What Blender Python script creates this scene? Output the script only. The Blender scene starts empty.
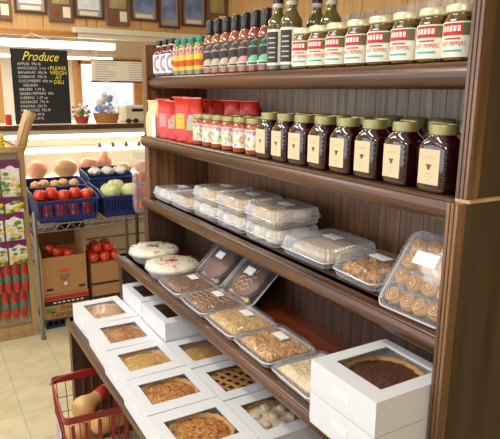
import bpy, bmesh, math, random
from mathutils import Vector, Matrix, noise
rnd = random.Random(7)
C = bpy.context.scene.collection
PI = math.pi
ORD = ['first', 'second', 'third', 'fourth', 'fifth', 'sixth', 'seventh', 'eighth', 'ninth', 'tenth', 'eleventh', 'twelfth']

# ------------------------------------------------------------------ colours and materials
def lin(c):
    o = []
    for v in c[:3]:
        v = v / 255.0
        o.append(v / 12.92 if v <= .04045 else ((v + .055) / 1.055) ** 2.4)
    return (o[0], o[1], o[2], 1.0)

def newmat(name):
    m = bpy.data.materials.new(name)
    m.use_nodes = True
    nt = m.node_tree
    b = nt.nodes['Principled BSDF']
    return m, nt, b

def mat(name, col, rough=.5, metal=0.0, coat=0.0, spec=.5, sss=0, var=0.0, vscale=40.0, bump=0.0, emit=None, es=0.0):
    m, nt, b = newmat(name)
    b.inputs['Base Color'].default_value = lin(col)
    b.inputs['Roughness'].default_value = rough
    b.inputs['Metallic'].default_value = metal
    b.inputs['Coat Weight'].default_value = coat
    b.inputs['Coat Roughness'].default_value = .06
    b.inputs['Specular IOR Level'].default_value = spec
    if emit:
        b.inputs['Emission Color'].default_value = lin(emit)
        b.inputs['Emission Strength'].default_value = es
    if var or bump:
        tc = nt.nodes.new('ShaderNodeTexCoord')
        n = nt.nodes.new('ShaderNodeTexNoise')
        n.inputs['Scale'].default_value = vscale
        n.inputs['Detail'].default_value = 4
        nt.links.new(tc.outputs['Object'], n.inputs['Vector'])
        if var:
            r = nt.nodes.new('ShaderNodeValToRGB')
            k0, k1 = 1 - var, 1 + var
            r.color_ramp.elements[0].position = .3
            r.color_ramp.elements[1].position = .7
            r.color_ramp.elements[0].color = tuple(min(1, x * k0) for x in lin(col)[:3]) + (1,)
            r.color_ramp.elements[1].color = tuple(min(1, x * k1) for x in lin(col)[:3]) + (1,)
            nt.links.new(n.outputs['Fac'], r.inputs['Fac'])
            nt.links.new(r.outputs['Color'], b.inputs['Base Color'])
        if bump:
            bp = nt.nodes.new('ShaderNodeBump')
            bp.inputs['Strength'].default_value = bump
            bp.inputs['Distance'].default_value = .004
            nt.links.new(n.outputs['Fac'], bp.inputs['Height'])
            nt.links.new(bp.outputs['Normal'], b.inputs['Normal'])
    return m

def speckle(name, cols, scale=60, rough=.5, coat=0.0, bump=.3, voro=True):
    """several colours scattered in cells: food, crumbs, relish"""
    m, nt, b = newmat(name)
    tc = nt.nodes.new('ShaderNodeTexCoord')
    if voro:
        v = nt.nodes.new('ShaderNodeTexVoronoi')
        v.inputs['Scale'].default_value = scale
        sep = nt.nodes.new('ShaderNodeSeparateColor')
        nt.links.new(tc.outputs['Object'], v.inputs['Vector'])
        nt.links.new(v.outputs['Color'], sep.inputs['Color'])
        fac, hgt = sep.outputs['Red'], v.outputs['Distance']
    else:
        v = nt.nodes.new('ShaderNodeTexNoise')
        v.inputs['Scale'].default_value = scale
        v.inputs['Detail'].default_value = 6
        v.inputs['Roughness'].default_value = .65
        nt.links.new(tc.outputs['Object'], v.inputs['Vector'])
        fac = hgt = v.outputs['Fac']
    r = nt.nodes.new('ShaderNodeValToRGB')
    e = r.color_ramp.elements
    lo, hi = (0, 1) if voro else (.3, .7)
    for i, c in enumerate(cols):
        t = lo + (hi - lo) * i / max(1, len(cols) - 1)
        el = e[i] if i < 2 else e.new(t)
        el.position = t
        el.color = lin(c)
    e[0].position = lo
    # keep order sane for the elements added later
    nt.links.new(fac, r.inputs['Fac'])
    nt.links.new(r.outputs['Color'], b.inputs['Base Color'])
    b.inputs['Roughness'].default_value = rough
    b.inputs['Coat Weight'].default_value = coat
    b.inputs['Coat Roughness'].default_value = .05
    if bump:
        bp = nt.nodes.new('ShaderNodeBump')
        bp.inputs['Strength'].default_value = bump
        bp.inputs['Distance'].default_value = .004
        nt.links.new(hgt, bp.inputs['Height'])
        nt.links.new(bp.outputs['Normal'], b.inputs['Normal'])
    return m

def wood(name, dark, light, axis='x', scale=1.0, rough=.35, coat=.3):
    m, nt, b = newmat(name)
    tc = nt.nodes.new('ShaderNodeTexCoord')
    mp = nt.nodes.new('ShaderNodeMapping')
    s = {'x': (2, 38, 38), 'y': (38, 2, 38), 'z': (38, 38, 2)}[axis]
    mp.inputs['Scale'].default_value = tuple(v * scale for v in s)
    n = nt.nodes.new('ShaderNodeTexNoise')
    n.inputs['Scale'].default_value = 1.0
    n.inputs['Detail'].default_value = 5
    n.inputs['Distortion'].default_value = .4
    r = nt.nodes.new('ShaderNodeValToRGB')
    r.color_ramp.elements[0].position = .32
    r.color_ramp.elements[1].position = .7
    r.color_ramp.elements[0].color = lin(dark)
    r.color_ramp.elements[1].color = lin(light)
    bp = nt.nodes.new('ShaderNodeBump')
    bp.inputs['Strength'].default_value = .12
    bp.inputs['Distance'].default_value = .002
    nt.links.new(tc.outputs['Object'], mp.inputs['Vector'])
    nt.links.new(mp.outputs['Vector'], n.inputs['Vector'])
    nt.links.new(n.outputs['Fac'], r.inputs['Fac'])
    nt.links.new(r.outputs['Color'], b.inputs['Base Color'])
    nt.links.new(n.outputs['Fac'], bp.inputs['Height'])
    nt.links.new(bp.outputs['Normal'], b.inputs['Normal'])
    b.inputs['Roughness'].default_value = rough
    b.inputs['Coat Weight'].default_value = coat
    b.inputs['Coat Roughness'].default_value = .25
    return m

def clear_plastic(name, haze=.10, tint=(255, 255, 255), gloss=1.0, rough=.08, wrinkle=0.0):
    m = bpy.data.materials.new(name)
    m.use_nodes = True
    nt = m.node_tree
    for n in list(nt.nodes):
        nt.nodes.remove(n)
    out = nt.nodes.new('ShaderNodeOutputMaterial')
    tr = nt.nodes.new('ShaderNodeBsdfTransparent')
    tr.inputs['Color'].default_value = lin(tint)
    gl = nt.nodes.new('ShaderNodeBsdfGlossy')
    gl.inputs['Roughness'].default_value = rough
    df = nt.nodes.new('ShaderNodeBsdfDiffuse')
    df.inputs['Color'].default_value = lin((245, 245, 248))
    lw = nt.nodes.new('ShaderNodeLayerWeight'); lw.inputs['Blend'].default_value = .5
    pw = nt.nodes.new('ShaderNodeMath'); pw.operation = 'POWER'; pw.inputs[1].default_value = 4.0
    mul = nt.nodes.new('ShaderNodeMath'); mul.operation = 'MULTIPLY_ADD'; mul.use_clamp = True
    mul.inputs[1].default_value = .85; mul.inputs[2].default_value = .05 * gloss
    nt.links.new(lw.outputs['Facing'], pw.inputs[0])
    m1 = nt.nodes.new('ShaderNodeMixShader'); m1.inputs[0].default_value = haze
    m2 = nt.nodes.new('ShaderNodeMixShader')
    nt.links.new(tr.outputs[0], m1.inputs[1]); nt.links.new(df.outputs[0], m1.inputs[2])
    nt.links.new(pw.outputs[0], mul.inputs[0]); nt.links.new(mul.outputs[0], m2.inputs[0])
    nt.links.new(m1.outputs[0], m2.inputs[1]); nt.links.new(gl.outputs[0], m2.inputs[2])
    nt.links.new(m2.outputs[0], out.inputs['Surface'])
    if wrinkle:
        tc = nt.nodes.new('ShaderNodeTexCoord'); n = nt.nodes.new('ShaderNodeTexNoise')
        n.inputs['Scale'].default_value = 28; n.inputs['Detail'].default_value = 2; n.inputs['Distortion'].default_value = 1.5
        bp = nt.nodes.new('ShaderNodeBump'); bp.inputs['Strength'].default_value = wrinkle; bp.inputs['Distance'].default_value = .01
        nt.links.new(tc.outputs['Object'], n.inputs['Vector']); nt.links.new(n.outputs['Fac'], bp.inputs['Height'])
        nt.links.new(bp.outputs['Normal'], gl.inputs['Normal'])
    return m

M = {}
M['wood_x'] = wood('walnut_along', (50, 28, 12), (98, 60, 32), 'x', 1, .3, .25)
M['wood_z'] = wood('walnut_upright', (84, 56, 34), (142, 104, 70), 'z')
M['wood_side'] = wood('walnut_side_ply', (50, 39, 22), (78, 63, 40), 'z', .7, .5, .1)
M['bead_lit'] = wood('walnut_beadboard_lit', (148, 124, 98), (202, 174, 144), 'z', 1.6, .45, .15)  # lightest copy: stronger light on the upper panel put into the colour
M['bead_half_lit'] = wood('walnut_beadboard_half_lit', (90, 57, 32), (138, 95, 60), 'z', 1.6, .45, .15)  # middle copy: weaker light further down put into the colour
M['wood_deck'] = wood('walnut_deck', (82, 32, 10), (116, 50, 20), 'x', .8, .35, .3)
M['bead_shaded'] = wood('walnut_beadboard_shaded', (48, 28, 16), (84, 52, 32), 'z', 1, .5, .1)  # darkest copy: shade in the lower bays put into the colour
M['oak'] = wood('honey_oak', (178, 122, 62), (212, 158, 92), 'z', .6, .4, .2)
M['oak_x'] = wood('honey_oak_rail', (170, 112, 54), (206, 150, 84), 'y', .6, .4, .2)
M['pine'] = wood('pale_pine', (186, 150, 100), (218, 186, 136), 'z', .6, .5, .1)
M['rackpine'] = wood('rack_pine', (150, 118, 72), (190, 156, 104), 'z', .6, .5, .1)
M['honey'] = mat('dark_honey', (46, 9, 13), .12, coat=1.0, spec=.6)
M['cream'] = mat('cream_label', (212, 192, 154), .7)
M['gold'] = mat('gold_green_lid', (158, 150, 98), .4, .45)
M['labelink'] = mat('label_ink', (96, 84, 66), .7)
M['labelfaint'] = mat('faint_ink', (196, 176, 136), .7)
M['white'] = mat('white_card', (217, 217, 219), .55)
M['card_in'] = mat('card_inside', (200, 190, 172), .7)
M['sticker'] = mat('white_sticker', (238, 238, 238), .5)
M['faintgrey'] = mat('faint_grey_print', (226, 225, 224), .6)
M['lidcream'] = mat('cream_metal_lid', (214, 204, 166), .3, .35)
M['peppers'] = speckle('pickled_peppers', [(50, 40, 12), (110, 76, 22), (74, 66, 22), (126, 70, 22), (44, 36, 12)], 110, .15, .7, .1)
M['salsa'] = speckle('salsa_in_glass', [(122, 34, 14), (170, 66, 22), (140, 46, 18), (190, 92, 40)], 110, .15, .9, .1)
M['pale'] = mat('pale_label', (232, 226, 204), .6)
M['red'] = mat('label_red', (196, 32, 38), .6)
M['green'] = mat('label_green', (30, 120, 62), .6)
M['teal'] = mat('label_teal', (92, 168, 160), .6)
M['yellow'] = mat('label_yellow', (232, 196, 54), .6)
M['pink'] = mat('label_pink', (226, 150, 150), .6)
M['lilac'] = mat('label_lilac', (150, 132, 190), .6)
M['skyblue'] = mat('label_blue', (120, 160, 200), .6)
M['palegreen'] = mat('label_pale_green', (176, 206, 166), .6)
M['mint'] = mat('label_mint', (118, 196, 158), .6)
M['black'] = mat('black_plastic', (20, 20, 22), .3, coat=.4)
M['silverlabel'] = mat('silver_label', (198, 182, 158), .5)
M['darklabel'] = mat('dark_label', (44, 34, 28), .5)
M['sauce'] = mat('hot_sauce', (150, 84, 52), .12, coat=1.0)
M['sauce2'] = mat('red_sauce', (136, 58, 38), .12, coat=1.0)
M['syrup'] = mat('red_syrup', (96, 12, 14), .1, coat=1.0)
M['oil'] = mat('olive_oil', (84, 74, 26), .1, coat=1.0)
M['mustard'] = mat('mustard_glass', (120, 116, 84), .15, coat=1.0)
M['coffee'] = mat('red_foil_bag', (222, 46, 24), .4, coat=.5, var=.12, vscale=25, bump=.5)
M['paperbag'] = mat('cream_paper_bag', (226, 202, 158), .8, var=.06)
M['clear'] = clear_plastic('clear_clamshell', .24, gloss=1.2, rough=.16)
M['rimplastic'] = clear_plastic('clear_rim', .5, gloss=1.6, rough=.15)
M['clear2'] = clear_plastic('clear_dome', .07, gloss=.45, rough=.12)
M['film'] = clear_plastic('window_film', .005, gloss=.45, rough=.05, wrinkle=.35)
M['wrap'] = clear_plastic('plastic_wrap', .18, gloss=1.2, rough=.15)
M['deliglass'] = clear_plastic('case_glass', .01, gloss=.8, rough=.02)
M['foil'] = mat('foil_pan', (206, 206, 208), .35, .55, bump=.3, vscale=160)
M['blacktray'] = mat('dark_tray', (40, 26, 20), .4)
M['crumb'] = speckle('brown_crumble', [(92, 54, 26), (140, 92, 48), (112, 70, 34), (168, 118, 66)], 130, .7, 0, .8)
M['goldcake'] = speckle('golden_cake', [(176, 132, 68), (206, 168, 100), (190, 148, 84), (222, 190, 126)], 110, .7, 0, .8)
M['nutcake'] = speckle('nut_topping', [(150, 92, 46), (196, 140, 80), (222, 176, 108), (128, 76, 36)], 110, .6, 0, .9)
M['whitecake'] = speckle('pale_glazed_cake', [(198, 168, 126), (226, 204, 166), (212, 186, 140)], 110, .6, 0, .7)
M['choc'] = mat('chocolate', (92, 46, 18), .45, var=.25, vscale=70, bump=.3)
M['drizzle'] = mat('icing_drizzle', (214, 176, 122), .5)
M['crust'] = mat('pie_crust', (196, 146, 82), .6, var=.2, vscale=60, bump=.4)
M['crustdark'] = mat('baked_crust', (170, 112, 52), .6, var=.25, vscale=60, bump=.4)
M['fillbrown'] = speckle('brown_pie_filling', [(116, 58, 12), (186, 114, 36), (216, 150, 62), (146, 80, 22)], 120, .5, .2, .9)
M['fillgold'] = speckle('golden_pie_filling', [(170, 118, 46), (216, 172, 82), (196, 146, 62), (232, 194, 112)], 110, .5, .1, .9)
M['fillpecan'] = speckle('pecan_filling', [(56, 22, 10), (96, 44, 18), (74, 30, 12), (118, 62, 28)], 130, .35, .4, .9)
M['meringue'] = mat('pale_meringue', (222, 204, 174), .6, var=.15, vscale=30, bump=.6)
M['icing'] = mat('cream_icing', (232, 224, 200), .5, var=.05, vscale=50, bump=.5)
M['cookie'] = speckle('pale_cookie', [(196, 160, 106), (222, 192, 140), (206, 174, 120)], 120, .7, 0, .5)
M['cookiewhite'] = speckle('sugared_cookie', [(224, 212, 188), (240, 232, 214), (214, 196, 164)], 120, .7, 0, .5)
M['roll'] = mat('sweet_roll', (216, 172, 110), .5, var=.25, vscale=50, bump=.4)
M['cinnamon'] = mat('cinnamon_swirl', (146, 92, 48), .5)
M['wiregrey'] = mat('zinc_wire', (150, 148, 140), .35, .7)
M['postgrey'] = mat('zinc_post', (132, 130, 122), .4, .6)
M['bin'] = mat('blue_bin', (22, 40, 100), .45, coat=.1)
M['tomato'] = mat('tomato_skin', (222, 66, 30), .2, coat=.5, var=.15, vscale=12)
M['tomgreen'] = mat('tomato_stem', (70, 96, 36), .7)
M['cabbage'] = mat('cabbage_leaf', (206, 214, 150), .5, var=.3, vscale=22, bump=.6)
M['carton'] = mat('brown_carton', (178, 132, 84), .8, var=.06, vscale=20)
M['cartonin'] = mat('carton_inside', (128, 84, 48), .85)
M['inkblack'] = mat('ink_black', (44, 32, 26), .8)
M['inkred'] = mat('ink_red', (176, 44, 34), .8)
M['inkorange'] = mat('ink_orange', (208, 84, 44), .8)
M['redwire'] = mat('red_plastic_wire', (136, 22, 22), .35, coat=.4)
M['squash'] = mat('butternut_skin', (214, 164, 106), .4, coat=.2, var=.12, vscale=14)
M['squashend'] = mat('butternut_stem', (146, 112, 66), .8)
M['bagwhite'] = mat('seed_card_white', (226, 220, 208), .5, var=.08, vscale=30)
M['purple'] = mat('seed_card_purple', (110, 30, 84), .5)
M['petal'] = mat('yellow_petal', (222, 184, 60), .5, var=.15, vscale=60)
M['leaf'] = mat('green_leaf', (92, 138, 54), .5, var=.3, vscale=60)
M['redbag'] = speckle('red_mesh_bulbs', [(150, 22, 20), (196, 44, 30), (120, 18, 20), (206, 70, 44)], 60, .4, .2, .6)
M['greyback'] = mat('rack_back', (176, 160, 128), .7, var=.1, vscale=8)
M['chalk'] = mat('chalkboard_black', (22, 22, 22), .5)
M['chalkwhite'] = mat('chalk_white', (206, 206, 200), .9)
M['chalkyellow'] = mat('chalk_yellow', (236, 216, 74), .9)
M['delicream'] = mat('deli_enamel', (222, 212, 188), .4, coat=.2)
M['deliline'] = mat('deli_trim', (150, 138, 118), .4, .3)
M['deliwhite'] = mat('deli_liner', (240, 236, 222), .5)
M['lamp'] = mat('lamp_diffuser', (255, 250, 240), .5, emit=(255, 248, 234), es=4.0)
M['caselamp'] = mat('case_tube', (255, 250, 240), .5, emit=(255, 248, 232), es=5.0)
M['fixture'] = mat('fixture_white', (226, 220, 206), .4)
M['meat1'] = mat('pink_ham', (222, 150, 112), .4, coat=.3, var=.12, vscale=18)
M['meat2'] = mat('tan_turkey', (206, 158, 104), .4, coat=.3, var=.12, vscale=18)
M['wicker'] = speckle('wicker', [(150, 92, 38), (196, 132, 64), (120, 70, 28)], 150, .6, 0, .8)
M['beige'] = mat('beige_plastic', (206, 194, 166), .45)
M['framewood'] = mat('dark_frame', (82, 52, 40), .4, coat=.3)
M['plaque'] = mat('plaque_brown', (120, 88, 70), .4, coat=.3)
M['photo1'] = mat('picture_pale', (232, 236, 240), .3, var=.15, vscale=14)
M['photo2'] = mat('picture_blue', (128, 150, 196), .3, var=.4, vscale=9)
M['photo3'] = mat('picture_gold', (176, 160, 110), .3, var=.4, vscale=12)
M['plate'] = mat('brass_plate_pale', (236, 228, 200), .3)
M['deepblue'] = mat('dark_blue_crate', (26, 36, 70), .5)
M['matgrey'] = mat('mat_board_grey', (168, 158, 150), .7)
M['pinkbloom'] = mat('pink_blossom', (214, 84, 130), .6)
M['bowblue'] = mat('blue_bow', (52, 110, 190), .4)
M['meatbronze'] = mat('bronze_medal', (150, 92, 60), .35, .4)

# ------------------------------------------------------------------ mesh builder
class MB:
    def __init__(s):
        s.v = []; s.f = []; s.m = []; s.sm = []
    def add(s, vs, fs, mi=0, smooth=False):
        o = len(s.v)
        s.v += [tuple(p) for p in vs]
        for f in fs:
            s.f.append(tuple(i + o for i in f)); s.m.append(mi); s.sm.append(smooth)
        return s
    def box(s, x0, x1, y0, y1, z0, z1, mi=0, bev=0.0):
        if bev <= 0:
            vs = [(x, y, z) for x in (x0, x1) for y in (y0, y1) for z in (z0, z1)]
            fs = [(0, 1, 3, 2), (4, 6, 7, 5), (0, 4, 5, 1), (2, 3, 7, 6), (0, 2, 6, 4), (1, 5, 7, 3)]
            return s.add(vs, fs, mi)
        bm = bmesh.new()
        bmesh.ops.create_cube(bm, size=1)
        for v in bm.verts:
            v.co = Vector(((x0 + x1) / 2 + v.co.x * (x1 - x0), (y0 + y1) / 2 + v.co.y * (y1 - y0), (z0 + z1) / 2 + v.co.z * (z1 - z0)))
        bmesh.ops.bevel(bm, geom=list(bm.edges), offset=bev, segments=2, affect='EDGES', profile=.5)
        return s.bm(bm, mi)
    def bm(s, bm, mi=0, smooth=False, mtx=None):
        bm.verts.index_update()
        vs = [(mtx @ v.co if mtx else v.co).to_tuple() for v in bm.verts]
        fs = [[v.index for v in f.verts] for f in bm.faces]
        bm.free()
        return s.add(vs, fs, mi, smooth)
    def loft(s, rings, mi=0, cap0=True, cap1=True, smooth=True):
        n = len(rings[0]); vs = [p for r in rings for p in r]; fs = []
        for k in range(len(rings) - 1):
            for i in range(n):
                j = (i + 1) % n
                fs.append((k * n + i, k * n + j, (k + 1) * n + j, (k + 1) * n + i))
        if cap0: fs.append(tuple(reversed(range(n))))
        if cap1: fs.append(tuple(range((len(rings) - 1) * n, len(rings) * n)))
        return s.add(vs, fs, mi, smooth)
    def lathe(s, prof, n=24, mi=0, c=(0, 0), cap0=True, cap1=True, flute=None):
        rings = []
        for r, z in prof:
            ring = []
            for i in range(n):
                a = 2 * PI * i / n
                rr = r
                if flute and flute[0] <= z <= flute[1]: rr = r * (1 + flute[2] * (1 if i % 2 else -1))
                ring.append((c[0] + rr * math.cos(a), c[1] + rr * math.sin(a), z))
            rings.append(ring)
        return s.loft(rings, mi, cap0, cap1)
    def tube(s, pts, r, n=8, mi=0, closed=False):
        pts = [Vector(p) for p in pts]
        rings = []
        N = len(pts)
        prev = None
        for i, p in enumerate(pts):
            if closed: t = pts[(i + 1) % N] - pts[i - 1]
            else: t = pts[min(i + 1, N - 1)] - pts[max(i - 1, 0)]
            t.normalize()
            if prev is None:
                a = Vector((0, 0, 1)) if abs(t.z) < .9 else Vector((1, 0, 0))
                u = t.cross(a).normalized()
            else:
                u = (prev - t * prev.dot(t)).normalized()
            prev = u
            w = t.cross(u)
            rr = r[i] if isinstance(r, (list, tuple)) else r
            rings.append([tuple(p + (u * math.cos(2 * PI * k / n) + w * math.sin(2 * PI * k / n)) * rr) for k in range(n)])
        if closed: rings.append(rings[0])
        return s.loft(rings, mi, not closed, not closed)
    def patch(s, r, a0, a1, z0, z1, n=10, mi=0):
        """piece of a cylinder wall; angle 0 faces -y, positive turns towards +x"""
        vs = []; fs = []
        for i in range(n + 1):
            a = a0 + (a1 - a0) * i / n
            x, y = r * math.sin(a), -r * math.cos(a)
            vs += [(x, y, z0), (x, y, z1)]
        for i in range(n): fs.append((2 * i, 2 * i + 2, 2 * i + 3, 2 * i + 1))
        return s.add(vs, fs, mi, True)
    def blob(s, c, rx, ry, rz, mi=0, sub=2, jit=0.0, mtx=None, seed=0):
        bm = bmesh.new()
        bmesh.ops.create_icosphere(bm, subdivisions=sub, radius=1)
        for v in bm.verts:
            k = 1 + jit * noise.noise(v.co * 2.2 + Vector((seed * 3.1, seed, 0)))
            v.co = Vector((v.co.x * rx * k, v.co.y * ry * k, v.co.z * rz * k))
            if mtx: v.co = mtx @ v.co
            v.co += Vector(c)
        return s.bm(bm, mi, True)
    def disc(s, r, an, z, ra, rz, mi=0, n=10):
        """an oval lying on a cylinder wall"""
        vs = []; fs = []
        for i in range(n + 1):
            t = -1 + 2 * i / n; hw = math.sqrt(max(0, 1 - t * t))
            for j in range(9):
                a = an + ra * hw * (-1 + j / 4)
                vs.append((r * math.sin(a), -r * math.cos(a), z + rz * t))
        for i in range(n):
            for j in range(8): q = i * 9 + j; fs.append((q, q + 1, q + 10, q + 9))
        return s.add(vs, fs, mi, True)
    def quad(s, a, b, c, d, mi=0):
        return s.add([a, b, c, d], [(0, 1, 2, 3)], mi)
    def text(s, body, size, fn, mi=0, align='CENTER', shear=0.0, maxw=None):
        vs, fs = text_mesh(body, align, shear)
        if maxw:
            w = max(v[0] for v in vs) - min(v[0] for v in vs)
            kx = min(1.0, maxw / (w * size))
        else: kx = 1
        return s.add([fn(x * size * kx, y * size) for x, y in vs], fs, mi)
    def obj(s, name, mats, parent=None, sharp=35):
        me = bpy.data.meshes.new(name)
        me.from_pydata(s.v, [], s.f)
        if not isinstance(mats, (list, tuple)): mats = [mats]
        for m in mats: me.materials.append(M[m] if isinstance(m, str) else m)
        for p, mi, sm in zip(me.polygons, s.m, s.sm):
            p.material_index = mi; p.use_smooth = sm
        if any(s.sm): me.set_sharp_from_angle(angle=math.radians(sharp))
        me.update()
        o = bpy.data.objects.new(name, me)
        C.objects.link(o)
        if parent: o.parent = parent
        return o

_tx = {}
def text_mesh(body, align, shear):
    k = (body, align, shear)
    if k in _tx: return _tx[k]
    cu = bpy.data.curves.new('lettering', 'FONT')
    cu.body = body; cu.align_x = align; cu.align_y = 'CENTER'; cu.shear = shear; cu.resolution_u = 2; cu.size = 1.0
    o = bpy.data.objects.new('lettering', cu)
    C.objects.link(o)
    bpy.context.view_layer.update()
    me = o.evaluated_get(bpy.context.evaluated_depsgraph_get()).to_mesh()
    vs = [(v.co.x, v.co.y) for v in me.vertices]
    fs = [tuple(p.vertices) for p in me.polygons]
    bpy.data.objects.remove(o); bpy.data.curves.remove(cu)
    _tx[k] = (vs, fs)
    return _tx[k]

def rr(w, d, r, z, n=8, cx=0, cy=0):
    """rounded rectangle ring"""
    pts = []
    for (sx, sy, a0) in ((1, 1, 0), (-1, 1, PI / 2), (-1, -1, PI), (1, -1, 3 * PI / 2)):
        for i in range(n + 1):
            a = a0 + PI / 2 * i / n
            pts.append((cx + sx * (w / 2 - r) + r * math.cos(a), cy + sy * (d / 2 - r) + r * math.sin(a), z))
    return pts

def ribbed(w, d, r, z, amp, N=112):
    """rounded rectangle with a corrugated outline, sampled evenly"""
    base = rr(w, d, r, z, 8)
    P = [Vector(p) for p in base]
    L = [0]
    for i in range(len(P)): L.append(L[-1] + (P[(i + 1) % len(P)] - P[i]).length)
    out = []; j = 0
    for k in range(N):
        t = L[-1] * k / N
        while L[j + 1] < t: j += 1
        a, b = P[j], P[(j + 1) % len(P)]
        f = (t - L[j]) / max(1e-9, L[j + 1] - L[j])
        p = a.lerp(b, f); tn = (b - a).normalized()
        nrm = Vector((tn.y, -tn.x, 0))
        q = p + nrm * (amp if k % 2 else -amp)
        out.append(q.to_tuple())
    return out

# ------------------------------------------------------------------ things
def tag(o, label=None, cat=None, group=None, kind=None):
    if label: o['label'] = label
    if cat: o['category'] = cat
    if group: o['group'] = group
    if kind: o['kind'] = kind
    return o

def thing(name, label, cat, loc=(0, 0, 0), rz=0, group=None, mtx=None):
    o = bpy.data.objects.new(name, None)
    o.empty_display_size = .05
    C.objects.link(o)
    if mtx is not None: o.matrix_world = mtx
    else:
        o.location = loc; o.rotation_euler = (0, 0, rz)
    return tag(o, label, cat, group)

def place(o, loc=(0, 0, 0), rz=0, mtx=None):
    if mtx is not None: o.matrix_world = mtx
    else:
        o.location = loc; o.rotation_euler = (0, 0, rz)
    return o

def copy_tree(o, parent=None):
    c = o.copy()
    C.objects.link(c)
    if parent: c.parent = parent
    for ch in list(o.children): copy_tree(ch, c)
    return c

_used = set()
def inst(proto, label, loc=(0, 0, 0), rz=0, group=None, mtx=None):
    if proto.name in _used: o = copy_tree(proto)
    else: o = proto; _used.add(proto.name)
    place(o, loc, rz, mtx)
    o['label'] = label
    if group: o['group'] = group
    return o

def structure(name, mb, mats, parent=None):
    o = mb.obj(name, mats, parent)
    o['kind'] = 'structure'
    return o

# ------------------------------------------------------------------ camera (recovered from the vanishing points)
F, YAW, PITCH, ROLL = 561.99, math.radians(30.4936), math.radians(12.814), math.radians(.5508)
fw = Vector((-math.cos(YAW) * math.cos(PITCH), math.sin(YAW) * math.cos(PITCH), -math.sin(PITCH)))
rt = fw.cross(Vector((0, 0, 1))).normalized(); up = rt.cross(fw)
r2 = rt * math.cos(ROLL) + up * math.sin(ROLL); u2 = -rt * math.sin(ROLL) + up * math.cos(ROLL)
cam = bpy.data.cameras.new('camera'); co = bpy.data.objects.new('camera', cam); C.objects.link(co)
mw = Matrix((( r2.x, u2.x, -fw.x, 2.3261), (r2.y, u2.y, -fw.y, -.8615), (r2.z, u2.z, -fw.z, 1.574), (0, 0, 0, 1)))
co.matrix_world = mw
cam.sensor_width = 36; cam.lens = F / 500 * 36; cam.clip_start = .02
bpy.context.scene.camera = co

# ------------------------------------------------------------------ the room
def tile_floor():
    m, nt, b = newmat('floor_tile')
    tc = nt.nodes.new('ShaderNodeTexCoord'); mp = nt.nodes.new('ShaderNodeMapping')
    mp.inputs['Location'].default_value = (.404 + .268 * 20, .554 + .268 * 20, 0)
    br = nt.nodes.new('ShaderNodeTexBrick')
    br.offset = 0; br.squash = 1
    br.inputs['Scale'].default_value = 1
    br.inputs['Brick Width'].default_value = .268
    br.inputs['Row Height'].default_value = .268
    br.inputs['Mortar Size'].default_value = .0022
    br.inputs['Mortar Smooth'].default_value = .3
    br.inputs['Color1'].default_value = lin((204, 190, 150)); br.inputs['Color2'].default_value = lin((212, 199, 160))
    br.inputs['Mortar'].default_value = lin((168, 156, 130))
    n = nt.nodes.new('ShaderNodeTexNoise'); n.inputs['Scale'].default_value = 9; n.inputs['Detail'].default_value = 6
    mx = nt.nodes.new('ShaderNodeMix'); mx.data_type = 'RGBA'; mx.blend_type = 'MULTIPLY'
    rp = nt.nodes.new('ShaderNodeValToRGB')
    rp.color_ramp.elements[0].position = .35; rp.color_ramp.elements[0].color = (.86, .85, .82, 1)
    rp.color_ramp.elements[1].position = .6; rp.color_ramp.elements[1].color = (1, 1, 1, 1)
    nt.links.new(tc.outputs['Object'], mp.inputs[0]); nt.links.new(mp.outputs[0], br.inputs['Vector'])
    nt.links.new(tc.outputs['Object'], n.inputs['Vector']); nt.links.new(n.outputs['Fac'], rp.inputs['Fac'])
    mx.inputs[0].default_value = 1
    nt.links.new(br.outputs['Color'], mx.inputs[6]); nt.links.new(rp.outputs['Color'], mx.inputs[7])
    nt.links.new(mx.outputs[2], b.inputs['Base Color'])
    b.inputs['Roughness'].default_value = .35
    return m
M['floor'] = tile_floor()
M['plaster'] = mat('wall_plaster', (224, 214, 196), .8)
M['ceil'] = mat('ceiling_white', (232, 228, 216), .8)

def panel_mat():
    """honey coloured wall boards with upright seams"""
    m, nt, b = newmat('oak_wall_boards')
    tc = nt.nodes.new('ShaderNodeTexCoord'); mp = nt.nodes.new('ShaderNodeMapping')
    mp.inputs['Scale'].default_value = (30, 30, 1.5)
    n = nt.nodes.new('ShaderNodeTexNoise'); n.inputs['Scale'].default_value = 1; n.inputs['Detail'].default_value = 5
    rp = nt.nodes.new('ShaderNodeValToRGB')
    rp.color_ramp.elements[0].position = .3; rp.color_ramp.elements[0].color = lin((204, 158, 98))
    rp.color_ramp.elements[1].position = .7; rp.color_ramp.elements[1].color = lin((222, 178, 116))
    nt.links.new(tc.outputs['Object'], mp.inputs[0]); nt.links.new(mp.outputs[0], n.inputs['Vector'])
    nt.links.new(n.outputs['Fac'], rp.inputs['Fac']); nt.links.new(rp.outputs['Color'], b.inputs['Base Color'])
    b.inputs['Roughness'].default_value = .45
    return m
M['boards'] = panel_mat()

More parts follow.
